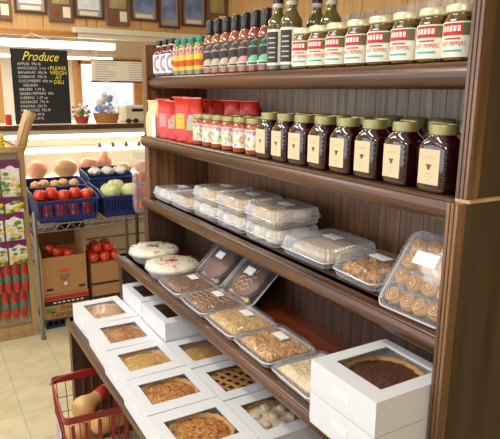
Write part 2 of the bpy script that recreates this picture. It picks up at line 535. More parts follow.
XB, XF, YL, YR, ZC = -4.25, 4.2, -3.0, 1.72, 2.7
structure('floor', MB().box(XB - .1, XF + .1, YL - .1, YR + .1, -.06, 0), 'floor')
structure('ceiling', MB().box(XB - .1, XF + .1, YL - .1, YR + .1, ZC, ZC + .06), 'ceil')
WY0, WY1, WZ0, WZ1 = .76, 1.43, 1.22, 1.88     # back window opening
b = MB()
b.box(XB - .1, XB, YL, WY0, 0, ZC).box(XB - .1, XB, WY1, YR, 0, ZC).box(XB - .1, XB, WY0, WY1, 0, WZ0).box(XB - .1, XB, WY0, WY1, WZ1, ZC)
structure('wall_back', b, 'plaster')
b = MB(); x = XB
while x < XF - .01:
    x1 = min(x + .4, XF); b.box(x + .003, x1 - .003, YR, YR + .05, 0, ZC); x = x1
b.box(XB, XF, YR + .012, YR + .1, 0, ZC)
structure('wall_right', b, 'boards')
structure('wall_front', MB().box(XF, XF + .1, YL, YR, 0, ZC), 'plaster')
b = MB()                                       # wall with the big shop windows, to the left of the camera
b.box(XB, -2.2, YL - .1, YL, 0, ZC).box(3.2, XF, YL - .1, YL, 0, ZC).box(-2.2, 3.2, YL - .1, YL, 0, .8).box(-2.2, 3.2, YL - .1, YL, 2.3, ZC)
structure('wall_left', b, 'plaster')
# header above the deli, boards with seams
b = MB(); y = YL + .0
for s in [-3.0, -2.6, -2.2, -1.8, -1.4, -1.0, -.55, -.15, .08, .42, .5, .88, 1.2, 1.5, 1.72]:
    if s > YL:
        b.box(-2.56, -2.5, y + .004, s - .004, 2.03, ZC)
    y = s
b.box(-2.6, -2.512, YL, YR, 2.03, ZC)
structure('wall_header', b, 'boards')
structure('trim_1', MB().box(-2.52, -2.47, YL, .33, 1.985, 2.032, 0, .004), 'oak_x')
structure('trim_2', MB().box(-2.53, -2.43, .30, YR, 2.022, 2.066, 0, .006).box(-2.53, -2.45, .335, YR, 1.985, 2.022, 0, .004), 'delicream')
structure('trim_3', MB().box(-2.52, -2.44, -.33, -.262, 0, 1.985, 0, .004), 'oak')
# windows
def sky_pane():
    m, nt, b = newmat('bright_pane')
    tc = nt.nodes.new('ShaderNodeTexCoord')
    n = nt.nodes.new('ShaderNodeTexNoise'); n.inputs['Scale'].default_value = 5; n.inputs['Detail'].default_value = 3
    rp = nt.nodes.new('ShaderNodeValToRGB')
    rp.color_ramp.elements[0].position = .35; rp.color_ramp.elements[0].color = lin((206, 222, 250))
    rp.color_ramp.elements[1].position = .55; rp.color_ramp.elements[1].color = lin((250, 252, 255))
    nt.links.new(tc.outputs['Object'], n.inputs['Vector']); nt.links.new(n.outputs['Fac'], rp.inputs['Fac'])
    nt.links.new(rp.outputs['Color'], b.inputs['Emission Color'])
    b.inputs['Emission Strength'].default_value = 1.15
    b.inputs['Base Color'].default_value = lin((120, 130, 140))
    b.inputs['Roughness'].default_value = .1
    return m
M['pane'] = sky_pane()
w = MB()
w.box(XB - .06, XB + .03, WY0 - .06, WY0 + .03, WZ0 - .05, WZ1 + .05, 0, .004).box(XB - .06, XB + .03, WY1 - .03, WY1 + .06, WZ0 - .05, WZ1 + .05, 0, .004)
w.box(XB - .06, XB + .03, WY0, WY1, WZ1 - .02, WZ1 + .05).box(XB - .06, XB + .03, WY0, WY1, WZ0 - .05, WZ0 + .02)
wo = structure('window_1', w, 'oak')
structure('pane', MB().box(XB - .05, XB - .035, WY0, WY1, WZ0, WZ1), 'pane', wo)
w = MB()
for xx in (-2.2, -.4, 1.4, 3.2): w.box(xx - .04, xx + .04, YL - .08, YL + .02, .8, 2.3)
w.box(-2.2, 3.2, YL - .08, YL + .02, .78, .84).box(-2.2, 3.2, YL - .08, YL + .02, 2.26, 2.32)
wo = structure('window_2', w, 'oak')
structure('pane', MB().box(-2.2, 3.2, YL - .07, YL - .05, .8, 2.3), 'pane', wo)

# ------------------------------------------------------------------ lights
def area(name, loc, rot, sx, sy, power, col):
    l = bpy.data.lights.new(name, 'AREA'); l.shape = 'RECTANGLE'; l.size = sx; l.size_y = sy
    l.energy = power; l.color = col
    o = bpy.data.objects.new(name, l); C.objects.link(o); o.location = loc; o.rotation_euler = rot
    return o
WARM = (1.0, .968, .915)
COOL = (.62, .77, 1.0)
area('daylight', (.5, YL + .05, 1.55), (PI / 2, 0, 0), 5.3, 1.5, 46, COOL)
fx = MB().box(-.62, .62, -.11, .11, .03, .06, 0, .004)
fd = MB().box(-.6, .6, -.1, .1, .0, .035, 0, .01)
lp = thing('ceiling_light', 'x', 'light')
fx.obj('housing', 'fixture', lp); fd.obj('diffuser', 'lamp', lp)
CL = [(.8, -1.05, 19), (-1.4, -1.95, 30), (.5, -2.5, 6), (3.0, -1.6, 23), (-1.65, -.15, 8), (-3.4, -1.2, 20)]  # the light over the bins is added to brighten the header
CN = ['over the aisle beside the shelf', 'in front of the deli', 'by the shop windows', 'behind the camera near the windows', 'added over the bins to brighten the header', 'in the back room']
for i, (x, y, pw_) in enumerate(CL):
    inst(lp, 'white ceiling strip light ' + CN[i], (x, y, ZC - .06), 0, 'ceiling strip lights')
    area('ceiling_lamp', (x, y, ZC - .075), (0, 0, 0), 1.2, .2, pw_, WARM)
wd = bpy.data.worlds.new('world'); bpy.context.scene.world = wd; wd.use_nodes = True
wd.node_tree.nodes['Background'].inputs[0].default_value = (.8, .9, 1, 1)
wd.node_tree.nodes['Background'].inputs[1].default_value = .6
sc = bpy.context.scene
sc.view_settings.view_transform = 'Standard'; sc.view_settings.look = 'None'
sc.view_settings.gamma = 1; sc.view_settings.use_curve_mapping = False
sc.view_settings.exposure = 0.0

# fluorescent fixtures hung behind the header
def strip(label, x, y0, y1, z0, z1, wires=True):
    t = thing('fluorescent_fixture', label, 'light', (x, (y0 + y1) / 2, z0), 0, 'fluorescent fixtures in the deli')
    h = (y1 - y0) / 2
    MB().box(-.05, .09, -h, h, z1 - z0 - .015, z1 - z0 + .02, 0, .004).obj('housing', 'fixture', t)
    MB().box(-.04, .05, -h + .01, h - .01, 0, z1 - z0 - .014, 0, .01).obj('diffuser', 'lamp', t)
    c = MB()
    for s in (-.7, .7): c.tube([(0.02, s * h, z1 - z0 + .02), (.02, s * h, ZC - z0)], .004, 6)
    c.obj('hanging_cable', 'wiregrey', t)
strip('long bright tube fixture right under the wooden header, above the chalkboard', -2.75, -.75, .725, 1.918, 1.985)
strip('narrow bright tube fixture farther back, below and behind the long one', -3.5, -.6, .93, 1.868, 1.905)
area('tube_lamp', (-2.72, 0, 1.905), (0, 0, 0), .1, 1.4, 9, WARM)
area('tube_lamp', (-3.47, .2, 1.86), (0, 0, 0), .1, 1.4, 8, WARM)

# ------------------------------------------------------------------ the bakery shelf
Z1, Z2, Z3, Z4, Z5 = 1.632, 1.385, 1.113, .864, .6065
L = 1.64
shelf = thing('display_shelf', 'tall dark walnut display shelf holding jars, pastries and pie boxes', 'shelf', (0, 0, 0))

def beadboard_x(x0, x1, y, z0, z1):      # boards side by side along x, face towards -y
    b = MB(); p = .042; x = x0
    b.box(x0, x1, y + .006, y + .016, z0, z1)
    while x < x1 - .002:
        e = min(x + p, x1)
        b.box(x + .0009, e - .0009, y + .003, y + .007, z0, z1, 0)
        x = e
    return b
def beadboard_y(y0, y1, x, z0, z1):      # boards along y, face towards +x
    b = MB(); p = .042; y = y0
    b.box(x - .016, x - .006, y0, y1, z0, z1)
    while y < y1 - .002:
        e = min(y + p, y1)
        b.box(x - .007, x - .003, y + .0009, e - .0009, z0, z1)
        y = e
    return b
for (y, z0, z1, n) in ((.275, Z2 - .02, 1.80, 'bead_lit'), (.275, Z3 - .02, Z2 - .02, 'bead_half_lit'), (.155, Z4 - .02, Z3 - .02, 'bead_shaded'), (.07, .0, Z4 - .02, 'bead_shaded')):  # panel colours step darker downward to paint in the fading light
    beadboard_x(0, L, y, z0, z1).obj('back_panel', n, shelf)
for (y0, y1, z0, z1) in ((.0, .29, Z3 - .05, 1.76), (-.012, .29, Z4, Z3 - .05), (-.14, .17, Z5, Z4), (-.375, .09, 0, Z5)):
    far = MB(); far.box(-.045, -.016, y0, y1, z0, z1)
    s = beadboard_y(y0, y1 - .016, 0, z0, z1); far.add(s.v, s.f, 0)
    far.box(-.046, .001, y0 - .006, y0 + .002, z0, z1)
    far.obj('side_panel', 'bead_half_lit' if z1 > Z3 else 'bead_shaded', shelf)  # lower bays take the copy with shade painted in
near = MB()
near.box(L + .002, L + .026, -.005, .30, Z2 + .002, 1.80).box(L + .002, L + .032, -.02, .30, 0, Z2 - .004)
near.obj('side_panel', 'wood_side', shelf)
MB().box(L + .002, L + .034, -.022, .30, Z2 - .004, Z2 + .002).obj('lit_ledge', 'pine', shelf)  # pale tone paints in the light caught on the ledge top
def fluted(x0, x1, yf, z0, z1):
    b = MB()
    b.box(x0, x1, yf + .004, yf + .03, z0, z1)
    n = 3; w = (x1 - x0) / n
    for i in range(n):
        b.box(x0 + i * w + .001, x0 + (i + 1) * w - .001, yf, yf + .006, z0, z1, 0, .0012)
    return b
fluted(L, L + .0275, -.022, Z2 + .002, 1.80).obj('corner_trim', 'wood_z', shelf)
fluted(L, L + .0275, -.042, 0, Z2 - .004).obj('corner_trim', 'wood_z', shelf)

def nosing(y, z, x0, x1):
    prof = [(.05, 0), (.014, 0), (.006, -.002), (.003, -.006), (.005, -.010), (.004, -.012), (.001, -.018), (0, -.026), (.002, -.034), (.006, -.041), (.012, -.047), (.020, -.05), (.05, -.05)]
    b = MB()
    b.loft([[(x0, y + p, z + q) for p, q in prof], [(x1, y + p, z + q) for p, q in prof]], smooth=True)
    return b
for (y, z, yb, nm) in ((0, Z1, .28, 0), (-.023, Z2, .28, 0), (-.029, Z3, .28, 0), (-.159, Z4, .16, 1), (-.39, Z5, .075, 1)):
    d = MB().box(-.0, L, y + .03, yb, z - .022, z)
    o = d.obj('shelf_board', 'wood_deck' if nm else 'wood_x', shelf)
    x1 = L - .003 if not nm else L + .02
    nosing(y, z, -.048, x1).obj('nosing', 'wood_x', o, 50)

# ------------------------------------------------------------------ honey jars
def super_ring(w, d, e, z, n=32):
    out = []
    for i in range(n):
        a = 2 * PI * i / n
        c, s = math.cos(a), math.sin(a)
        out.append((w / 2 * math.copysign(abs(c) ** (2 / e), c), d / 2 * math.copysign(abs(s) ** (2 / e), s), z))
    return out
def make_honey():
    t = thing('honey_jar', 'x', 'jar')
    W, D = .076, .066
    b = MB()
    b.loft([super_ring(W * .82, D * .82, 4, 0), super_ring(W * .96, D * .95, 4.5, .004), super_ring(W, D, 4.5, .010), super_ring(W, D, 4.5, .082),
            super_ring(W * .97, D * .97, 4, .092), super_ring(W * .88, D * .90, 3, .100), super_ring(.058, .056, 2.2, .106), super_ring(.052, .052, 2, .110), super_ring(.052, .052, 2, .114)])
    for k in range(6):
        b.blob((W * .44, -D * .44, .022 + k * .011), .0035, .0035, .004, sub=1)
    b.obj('jar_body', 'honey', t)
    lb = MB().box(-.026, .024, -D / 2 - .0006, -D / 2 + .002, .016, .084, 0)
    yy = -D / 2 - .0009
    fn = lambda x, z: (x - .001, yy, z)
    lb.text('HONEY', .009, lambda x, y: fn(x, .068 + y), 2)
    bee = [(.004 * math.cos(a * PI / 5) - .001, yy, .05 + .006 * math.sin(a * PI / 5)) for a in range(10)]
    lb.add(bee, [tuple(range(10))], 1)
    for s in (-1, 1): lb.quad((-.001, yy, .051), (-.001 + s * .006, yy, .056), (-.001 + s * .007, yy, .052), (-.001, yy, .05), 1)
    for k, wd_ in enumerate((.016, .022, .012)): lb.box(-.001 - wd_ / 2, -.001 + wd_ / 2, yy, yy + .0003, .036 - k * .006, .0375 - k * .006, 2)
    lb.obj('label', ['cream', 'labelink', 'labelfaint'], t)
    MB().lathe([(.0255, .1105), (.0272, .112), (.0272, .128), (.0262, .1305), (.024, .131), (.023, .1295)], 48, flute=(.113, .125, .012)).obj('lid', 'gold', t)
    return t
hj = make_honey()
HX = [.937, 1.021, 1.105, 1.193, 1.282, 1.372, 1.465, 1.568]
names = ['', 'second', 'third', 'fourth', 'fifth', 'sixth', 'seventh', '']
for i, x in enumerate(HX):
    if i == 0: lab = 'dark honey jar with cream label right next to the salsa jars'
    elif i == 7: lab = 'dark honey jar with cream label at right end of front row, beside the post'
    else: lab = 'dark honey jar with cream label, %s in front row counting from the salsa' % names[i]
    inst(hj, lab, (x, .022 + (0 if i < 7 else -.004), Z2 + .0005), math.radians(rnd.uniform(-3, 5)), 'dark honey jars on the second shelf')
for i in range(8):
    x = .975 + i * .084
    inst(hj, 'dark honey jar in second row, gold lid showing, %s from the left of that row' % ORD[i], (x, .112, Z2 + .0005), math.radians(rnd.uniform(-4, 4)), 'dark honey jars on the second shelf')
for i in range(5):
    inst(hj, 'dark honey jar in rear row by the back panel, %s from the right' % ORD[i], (1.575 - i * .083, .2, Z2 + .0005), 0, 'dark honey jars on the second shelf')

# ------------------------------------------------------------------ pepper jars, top shelf
def make_pepper():
    t = thing('pepper_jar', 'x', 'jar')
    MB().lathe([(.028, 0), (.033, .003), (.0345, .008), (.0345, .070), (.033, .077), (.029, .083), (.028, .087), (.028, .09)], 32).obj('jar_body', 'peppers', t)
    r = .0349
    lb = MB().patch(r, -1.5, 1.1, .008, .0715, 18, 0)
    r1 = r + .0003
    lb.patch(r1, -.80, .50, .047, .069, 10, 1)
    lb.patch(r1, .50, .92, .047, .069, 5, 2)
    r2_ = r + .0006
    def wrap(off, rr_): return lambda x, y: (rr_ * math.sin(x / rr_ - .05), -rr_ * math.cos(x / rr_ - .05), y + off)
    a = lambda an, z: (r2_ * math.sin(an), -r2_ * math.cos(an), z)
    lb.add([a(.56, .048), a(.90, .048), a(.76, .066)], [(0, 1, 2)], 1)
    lb.add([a(-.78, .046), a(.50, .046), a(.50, .0490), a(-.78, .0490)], [(0, 1, 2, 3)], 2)
    for k in range(5): lb.patch(r2_, -.66 + k * .22, -.50 + k * .22, .054, .064, 2, 0)
    lb.text('HOT PEPPERS', .0115, wrap(.0315, r2_), 1, maxw=.052)
    lb.patch(r1, -.55, .40, .0395, .0425, 8, 1)
    lb.patch(r1, -.70, .50, .0175, .0215, 8, 3)
    lb.obj('label', ['pale', 'red', 'green', 'teal'], t)
    MB().lathe([(.0305, .088), (.0325, .090), (.0325, .101), (.031, .1035), (.0285, .104), (.028, .1028)], 48, flute=(.091, .100, .008)).obj('lid', 'lidcream', t)
    return t
pj = make_pepper()
PX = [1.062, 1.131, 1.203, 1.278, 1.353, 1.427, 1.500, 1.566]
for i, x in enumerate(PX):
    if i == 0: lab = 'hot pepper jar with red and green label next to the tall oil bottles'
    elif i == 7: lab = 'hot pepper jar with red and green label at right end beside the post'
    else: lab = 'hot pepper jar with red and green label, %s jar from the oil bottles' % ORD[i]
    inst(pj, lab, (x, .048, Z1 + .0005), math.radians(26 - 1.6 * i + rnd.uniform(-3, 3)), 'hot pepper jars on the top shelf')

# ------------------------------------------------------------------ bottles, top shelf
def bottle(prof, body, cap_prof, capm, lab, name='sauce_bottle'):
    t = thing(name, 'x', 'bottle')
    MB().lathe(prof, 28).obj('bottle_body', body, t)
    MB().lathe(cap_prof, 24).obj('cap', capm, t)
    if lab: lab(t)
    return t
HP = [(.020, 0), (.0255, .003), (.0265, .008), (.0265, .096), (.025, .106), (.020, .117), (.0140, .126), (.012, .136), (.012, .142)]
HC = [(.0140, .130), (.0152, .132), (.0156, .174), (.0142, .1780), (.012, .1785)]
def hot_label(bg, sw, swm):
    def f(t):
        lb = MB().patch(.0268, -1.5, 1.5, .020, .098, 18, 0)
        r = .0271
        a = lambda an, z: (r * math.sin(an), -r * math.cos(an), z)
        for s_ in (0, 1):                                    # two curling sweeps across the label
            for k in range(10):
                t0, t1 = k / 10, (k + 1) / 10
                p = lambda u, o: a((-.75 if s_ else .75) * math.cos(u * PI) + o * .25, (.070 if s_ else .042) + (.014 if s_ else -.004) * math.sin(u * PI) + o * (.016 * math.sin(u * PI) + .003))
                lb.add([p(t0, -.6), p(t0, .6), p(t1, .6), p(t1, -.6)], [(0, 1, 2, 3)], 1)
        lb.patch(r, -1.4, 1.4, .020, .033, 14, 2)
        lb.patch(.0273, -.9, .9, .023, .0275, 8, 0)
        lb.obj('label', [bg, sw, swm], t)
        cb = MB()
        for k in range(5):
            aa = -1.0 + k * .45
            cb.patch(.0150, aa, aa + .2, .138 + .006 * (k % 3), .146 + .006 * (k % 2), 2, 0)
        cb.obj('neck_seal_print', 'faintgrey', t)
    return f
bs = [bottle(HP, 'sauce', HC, 'black', hot_label('darklabel', 'silverlabel', 'silverlabel')),
      bottle(HP, 'sauce', HC, 'black', hot_label('darklabel', 'pink', 'palegreen')),
      bottle(HP, 'sauce2', HC, 'black', hot_label('darklabel', 'mint', 'palegreen'))]
bs[2].name = 'sauce_bottle'
BX = [.498, .555, .618, .680, .742, .803, .863]
BL = ['hot sauce bottle with black neck seal and silver sweep label, leftmost, beside the yellow-label bottles',
      'hot sauce bottle with silver sweep label, second from the yellow-label bottles',
      'hot sauce bottle with silver sweep label, third from the yellow-label bottles',
      'hot sauce bottle with silver sweep label, fourth and next to the rosy-label one',
      'hot sauce bottle with rosy and pale green label, between silver and mint ones',
      'hot sauce bottle with mint green sweep label, left one of the green pair',
      'hot sauce bottle with mint green sweep label, right one beside the oil bottles']
for i, x in enumerate(BX):
    p = bs[0] if i < 4 else bs[1] if i == 4 else bs[2]
    inst(p, BL[i], (x, .05, Z1 + .0005), math.radians(52 + rnd.uniform(-5, 5)), 'hot sauce bottles')
OP = [(.024, 0), (.029, .003), (.030, .008), (.030, .122), (.028, .134), (.021, .146), (.0145, .156), (.013, .170), (.013, .205)]
OC = [(.0148, .172), (.0152, .174), (.0152, .250), (.014, .253)]
def oil_label(t):
    lb = MB().patch(.0303, -1.3, 1.0, .015, .112, 16, 0).patch(.0305, -1.0, .35, .022, .105, 12, 1)
    for k in range(5): lb.patch(.0307, -.7, .1, .035 + k * .013, .038 + k * .013, 6, 2)
    lb.obj('label', ['pale', 'darklabel', 'silverlabel'], t)
    MB().lathe([(.0156, .170), (.0160, .172), (.0160, .180), (.0155, .181)], 20).obj('neck_band', 'silverlabel', t)
ob = bottle(OP, 'oil', OC, 'black', oil_label, 'oil_bottle')
for i, (x, y, l) in enumerate(((.924, .05, 'tall amber oil bottle with dark label beside the mint green hot sauce'), (.992, .05, 'tall amber oil bottle with dark label next to the first pepper jar'),
                               (.992, .135, 'tall black-necked bottle standing behind the first pepper jar'), (1.056, .135, 'tall black-necked bottle behind the second pepper jar'))):
    inst(ob, l, (x, y, Z1 + .0005), math.radians(38), 'tall oil bottles')
def yel_label(t):
    lb = MB().patch(.0248, -1.5, 1.5, .018, .098, 14, 0)
    lb.patch(.0250, -1.4, 1.4, .072, .096, 12, 1).patch(.0250, -1.4, 1.4, .056, .064, 12, 2).patch(.0250, -1.4, 1.4, .032, .054, 12, 3)
    a = lambda an, z: (.0253 * math.sin(an), -.0253 * math.cos(an), z)
    for an in (-.6, .1, .8): lb.add([a(an - .25, .074), a(an + .25, .074), a(an + .12, .092), a(an - .12, .092)], [(0, 1, 2, 3)], 4)
    lb.obj('label', ['yellow', 'pink', 'yellow', 'inkorange', 'green'], t)
YP = [(.02, 0), (.024, .003), (.0245, .008), (.0245, .1), (.021, .109), (.016, .114), (.0155, .118)]
YC = [(.0165, .116), (.0172, .117), (.0172, .132), (.016, .134)]
M['tealcap'] = mat('teal_cap', (40, 130, 112), .4)
yb = bottle(YP, 'mustard', YC, 'tealcap', yel_label, 'mustard_bottle')
for i, x in enumerate((.222, .283, .348, .418)):
    inst(yb, ['yellow and pink label bottle with teal cap next to the red syrup', 'yellow and pink label bottle with teal cap, second from the syrup', 'yellow and pink label bottle with teal cap, third from the syrup',
              'yellow and pink label bottle with teal cap beside the hot sauces'][i], (x, .05, Z1 + .0005), math.radians(58), 'yellow label bottles')
def purp_label(t):
    lb = MB().patch(.0298, -1.5, 1.5, .012, .086, 16, 0)
    a = lambda an, z, r: (r * math.sin(an), -r * math.cos(an), z)
    lb.disc(.0301, .05, .05, 1.0, .036, 1).disc(.0304, .05, .05, .62, .023, 2)
    lb.add([a(-.1, .042, .031), a(.3, .042, .031), a(.25, .06, .031), a(-.05, .06, .031)], [(0, 1, 2, 3)], 3)
    lb.obj('label', ['pale', 'lilac', 'pale', 'green'], t)
SP = [(.024, 0), (.0285, .003), (.0295, .008), (.0295, .088), (.027, .1), (.018, .112), (.0135, .122), (.013, .126)]
SCp = [(.0145, .122), (.0155, .124), (.0155, .141), (.0145, .143)]
def purp_extra(t):
    purp_label(t)
    MB().lathe([(.0145, .108), (.0165, .110), (.0150, .121), (.0145, .122)], 20).obj('neck_band', 'pale', t)
sb = bottle(SP, 'syrup', SCp, 'black', purp_extra, 'syrup_bottle')
for i, x in enumerate((.036, .104, .170)):
    inst(sb, ['red syrup bottle with lilac label at the far left end', 'red syrup bottle with lilac label, middle one of three', 'red syrup bottle with lilac label beside the yellow-label bottles'][i],
         (x, .045, Z1 + .0005), math.radians(62), 'red syrup bottles')

# ------------------------------------------------------------------ coffee bags and salsa, second shelf
def bag_rings(w, d, h, lean=0.0, fold=.02):
    R_ = []
    for (k, zz, yy) in ((.86, 0, 0), (.98, .02, 0), (1.05, .2, 0), (1.03, .42, 0), (1.0, .6, 0), (.94, .74, .1), (.90, .84, .3), (.86, .93, .55), (.8, .97, .75)):
        dd = d * (1 - .9 * max(0, (zz - .62) / .35)) if zz > .62 else d
        R_.append([(x, y + lean * yy * d, z) for x, y, z in ribbed(w * k, max(.006, dd), min(.012, max(.006, dd) / 2 - .001), h * zz, 0, 44)])
    return R_
def make_bag(w, d, h, label_mat, bm='coffee', nm='coffee_bag', lean=-.5):
    t = thing(nm, 'x', 'bag')
    b = MB(); b.loft(bag_rings(w, d, h, lean), smooth=True)
    sd = h * 917 + len(label_mat or '') * 1.7
    b.v = [(x + .004 * noise.noise(Vector((x * 30, z * 38, sd))), y + .009 * noise.noise(Vector((x * 26, z * 34, sd + 5))) * (.15 + min(1, z / h)), z) for x, y, z in b.v]
    b.obj('bag_body', bm, t, 50)
    f = MB()
    f.box(-w * .46, w * .46, lean * .78 * d - .006, lean * .78 * d + .004, h * .955, h * 1.0, 0, .002)
    f.obj('rolled_top', bm, t)
    if label_mat:
        MB().box(-w * .34, w * .30, -d / 2 - .0018, -d / 2 + .001, h * .28, h * .62, 0).box(-w * .24, w * .2, -d / 2 - .0024, -d / 2, h * .48, h * .53, 1).obj('label', [label_mat, 'labelfaint'], t)
    return t
BM = ['pink', 'silverlabel', 'yellow', 'palegreen']
for i, x in enumerate((.116, .204, .292, .386)):
    b_ = make_bag(.074, .050, (.158, .152, .168, .166)[i], BM[i], lean=-.9)
    inst(b_, ['red foil coffee bag with pink sticker, farthest left of the front bags', 'red foil coffee bag with grey sticker, second of the front bags',
              'red foil coffee bag with yellow sticker, third of the front bags', 'red foil coffee bag with pale green sticker next to the salsa jars'][i],
         (x, .040, Z2 + .0005), math.radians(40 + 9 * (i % 2)), 'red foil coffee bags')
rb = make_bag(.082, .056, .160, None, lean=-.9)
for i, x in enumerate((.115, .225, .335, .47, .585)):
    inst(rb, 'red foil coffee bag in rear row, %s' % ['hidden behind the pink and grey sticker bags', 'behind the yellow sticker bag', 'behind the pale green sticker bag', 'behind the left salsa jars', 'rightmost, behind the salsa jars'][i],
         (x, .165, Z2 + .0005), math.radians(30 + 14 * (i % 3)), 'red foil coffee bags')
t = make_bag(.066, .05, .150, None, 'paperbag', 'paper_bag', -.2)
inst(t, 'small cream paper bag with a white tag at far left end', (.038, .014, Z2 + .0005), math.radians(25))
MB().box(.014, .032, -.032, -.029, .0, .09, 0).obj('paper_tag', 'sticker', t)
MB().box(-.018, .004, -.0275, -.026, .05, .054, 0).box(-.018, .0, -.0275, -.026, .07, .073, 0).obj('printing', 'labelink', t)
kb = bottle([(.02, 0), (.024, .004), (.024, .10), (.018, .115), (.012, .122)], 'black', [(.0125, .12), (.015, .121), (.015, .136), (.013, .138)], 'pale', None, 'dark_bottle')
inst(kb, 'dark bottle with white cap behind the cream paper bag', (.05, .10, Z2 + .0005))

def make_salsa(v):
    t = thing('salsa_jar', 'x', 'jar')
    MB().lathe([(.026, 0), (.031, .003), (.032, .008), (.032, .078), (.030, .086), (.0265, .092), (.0265, .096)], 28).obj('jar_body', 'salsa', t)
    lb = MB().patch(.0324, -1.5, 1.5, .016, .076, 16, 0)
    cols = [1, 2, 3, 4, 5]
    R_ = random.Random(v)
    a = lambda an, z: (.0328 * math.sin(an), -.0328 * math.cos(an), z)
    for k in range(34):
        an = R_.uniform(-1.25, 1.25); z = R_.uniform(.022, .068); w_ = R_.uniform(.06, .24); h_ = R_.uniform(.003, .007)
        lb.add([a(an - w_, z - h_), a(an + w_, z - h_), a(an + w_ * .6, z + h_), a(an - w_ * .6, z + h_)], [(0, 1, 2, 3)], R_.choice(cols))
    lb.patch(.0326, -1.45, 1.45, .066, .0735, 14, 2)
    lb.obj('label', ['pale', 'skyblue', 'pink', 'palegreen', 'lilac', 'yellow'], t)
    MB().lathe([(.0285, .093), (.030, .095), (.030, .107), (.0285, .1095), (.026, .110)], 40, flute=(.096, .106, .01)).obj('lid', 'gold', t)
    return t
sj = [make_salsa(1), make_salsa(2), make_salsa(3)]
for i, x in enumerate((.462, .538, .610, .685, .762, .842)):
    inst(sj[i % 3], ['red salsa jar with pastel label beside the pale green sticker coffee bag', 'red salsa jar with pastel label, second from the coffee bags', 'red salsa jar with pastel label, third from the coffee bags',
                     'red salsa jar with pastel label, third from the honey jars', 'red salsa jar with pastel label, second from the honey jars', 'red salsa jar with pastel label right beside the honey jars'][i],
         (x, .030, Z2 + .0005), math.radians(rnd.uniform(30, 45)), 'salsa jars on the second shelf')
for i in range(4):
    inst(sj[i % 3], 'red salsa jar in second row, only its lid showing, %s from the honey' % ORD[i], (.85 - i * .08, .104 if i else .108, Z2 + .0005), .2, 'salsa jars on the second shelf')

# ------------------------------------------------------------------ clear clamshells, third shelf
def make_clam(w, d, hb, hl, lidmat='clear', stick=True, nm='clamshell_box', basem='clear'):
    t = thing(nm, 'x', 'container')
    b = MB()
    b.loft([ribbed(w * .88, d * .88, .018, .001, .0), ribbed(w * .90, d * .90, .018, .004, .0024), ribbed(w * .95, d * .95, .018, hb - .002, .0024), ribbed(w * .98, d * .98, .02, hb - .001, 0)], cap1=False)
    b.obj('tray_base', basem, t, 25)
    f = MB(); f.tube([(x, y, hb) for x, y, z in rr(w, d, .02, 0, 5)], .0022, 6, 0, True)
    f.obj('rim', 'rimplastic', t)
    l = MB()
    l.loft([ribbed(w * .98, d * .98, .02, hb + .0022, 0), ribbed(w * .96, d * .96, .02, hb + .004, .003), ribbed(w * .91, d * .91, .02, hb + hl * .8, .0034),
            ribbed(w * .87, d * .87, .02, hb + hl * .97, .002), ribbed(w * .78, d * .78, .02, hb + hl, 0)], cap0=False)
    l.obj('lid', lidmat, t, 25)
    if stick:
        MB().box(-.030, .028, .000, .032, hb + hl + .0004, hb + hl + .0012).obj('sticker', 'sticker', t)
    return t

def cookies(cx, cy, z, w, d, nx, ny, m, label, group, rz=0, h=.018, seed=0, nm='cookie', mtx=None):
    """round cookies laid in rows inside a box; each one its own thing"""
    R_ = random.Random(seed)
    r = min(w / nx, d / ny) * .47
    b = MB(); b.loft([super_ring(2 * r * k, 2 * r * k, 3, h * z, 20) for k, z in ((.8, 0), (1.0, .12), (1.04, .5), (.98, .78), (.8, .95), (.4, 1.0))])
    b.v = [(x * (1 + .07 * noise.noise(Vector((x * 50, y * 50, z * 50 + seed)))), y * (1 + .07 * noise.noise(Vector((x * 50, y * 50, 9 + seed)))), z + .003 * noise.noise(Vector((x * 70, y * 70, seed * 3.3)))  * (z > .004)) for x, y, z in b.v]
    proto = b.obj(nm, m); tag(proto, label, 'cookie' if nm == 'cookie' else 'pastry', group)
    k = 0
    for i in range(nx):
        for j in range(ny):
            o = proto if k == 0 else proto.copy()
            if k: C.objects.link(o)
            lx = (-w / 2 + (i + .5) * w / nx) + R_.uniform(-.002, .002); ly = -d / 2 + (j + .5) * d / ny + R_.uniform(-.002, .002)
            if mtx is not None: o.matrix_world = mtx @ Matrix.Translation((lx, ly, z)) @ Matrix.Rotation(R_.uniform(0, 6), 4, 'Z')
            else: o.location = (cx + lx, cy + ly, z); o.rotation_euler = (0, 0, R_.uniform(0, 6))
            o['label'] = label
            k += 1

CLW, CLD = .186, .185
cl = make_clam(CLW, CLD, .026, .030)
cg = 'clear clamshells of cookies on the third shelf'
spots = [(.100, .095, 0, 'clear clamshell of pale cookies at far left end of the third shelf'),
         (.288, .095, 0, 'low clear clamshell of pale pastries between far left one and the stacks'),
         (.483, .108, 0, 'bottom clear clamshell of the leftmost stack'), (.483, .108, 1, 'top clear clamshell of the leftmost stack'),
         (.677, .108, 0, 'bottom clear clamshell of the middle stack'), (.677, .108, 1, 'top clear clamshell of the middle stack'),
         (.880, .108, 0, 'bottom clear clamshell of the right stack'), (.880, .108, 1, 'top clear clamshell of the right stack')]
CK = ['clamshell at the far left of the third shelf', 'low clamshell left of the stacks'] + ['%s clamshell of the %s stack' % (u, v) for v in ('leftmost', 'middle', 'right') for u in ('bottom', 'top')]
for i, (x, y, k, lab) in enumerate(spots):
    z = Z3 + .0008 + k * .0585
    inst(cl, lab, (x, y, z), math.radians(rnd.uniform(-2, 2)), cg)
    cookies(x, y, z + .005, CLW * .82, CLD * .82, 2, 2, 'cookiewhite' if i in (0, 2, 4, 6) else 'cookie', 'round pale cookie inside the ' + CK[i], 'cookies in the ' + CK[i], seed=i, h=.042, nm='cookie')
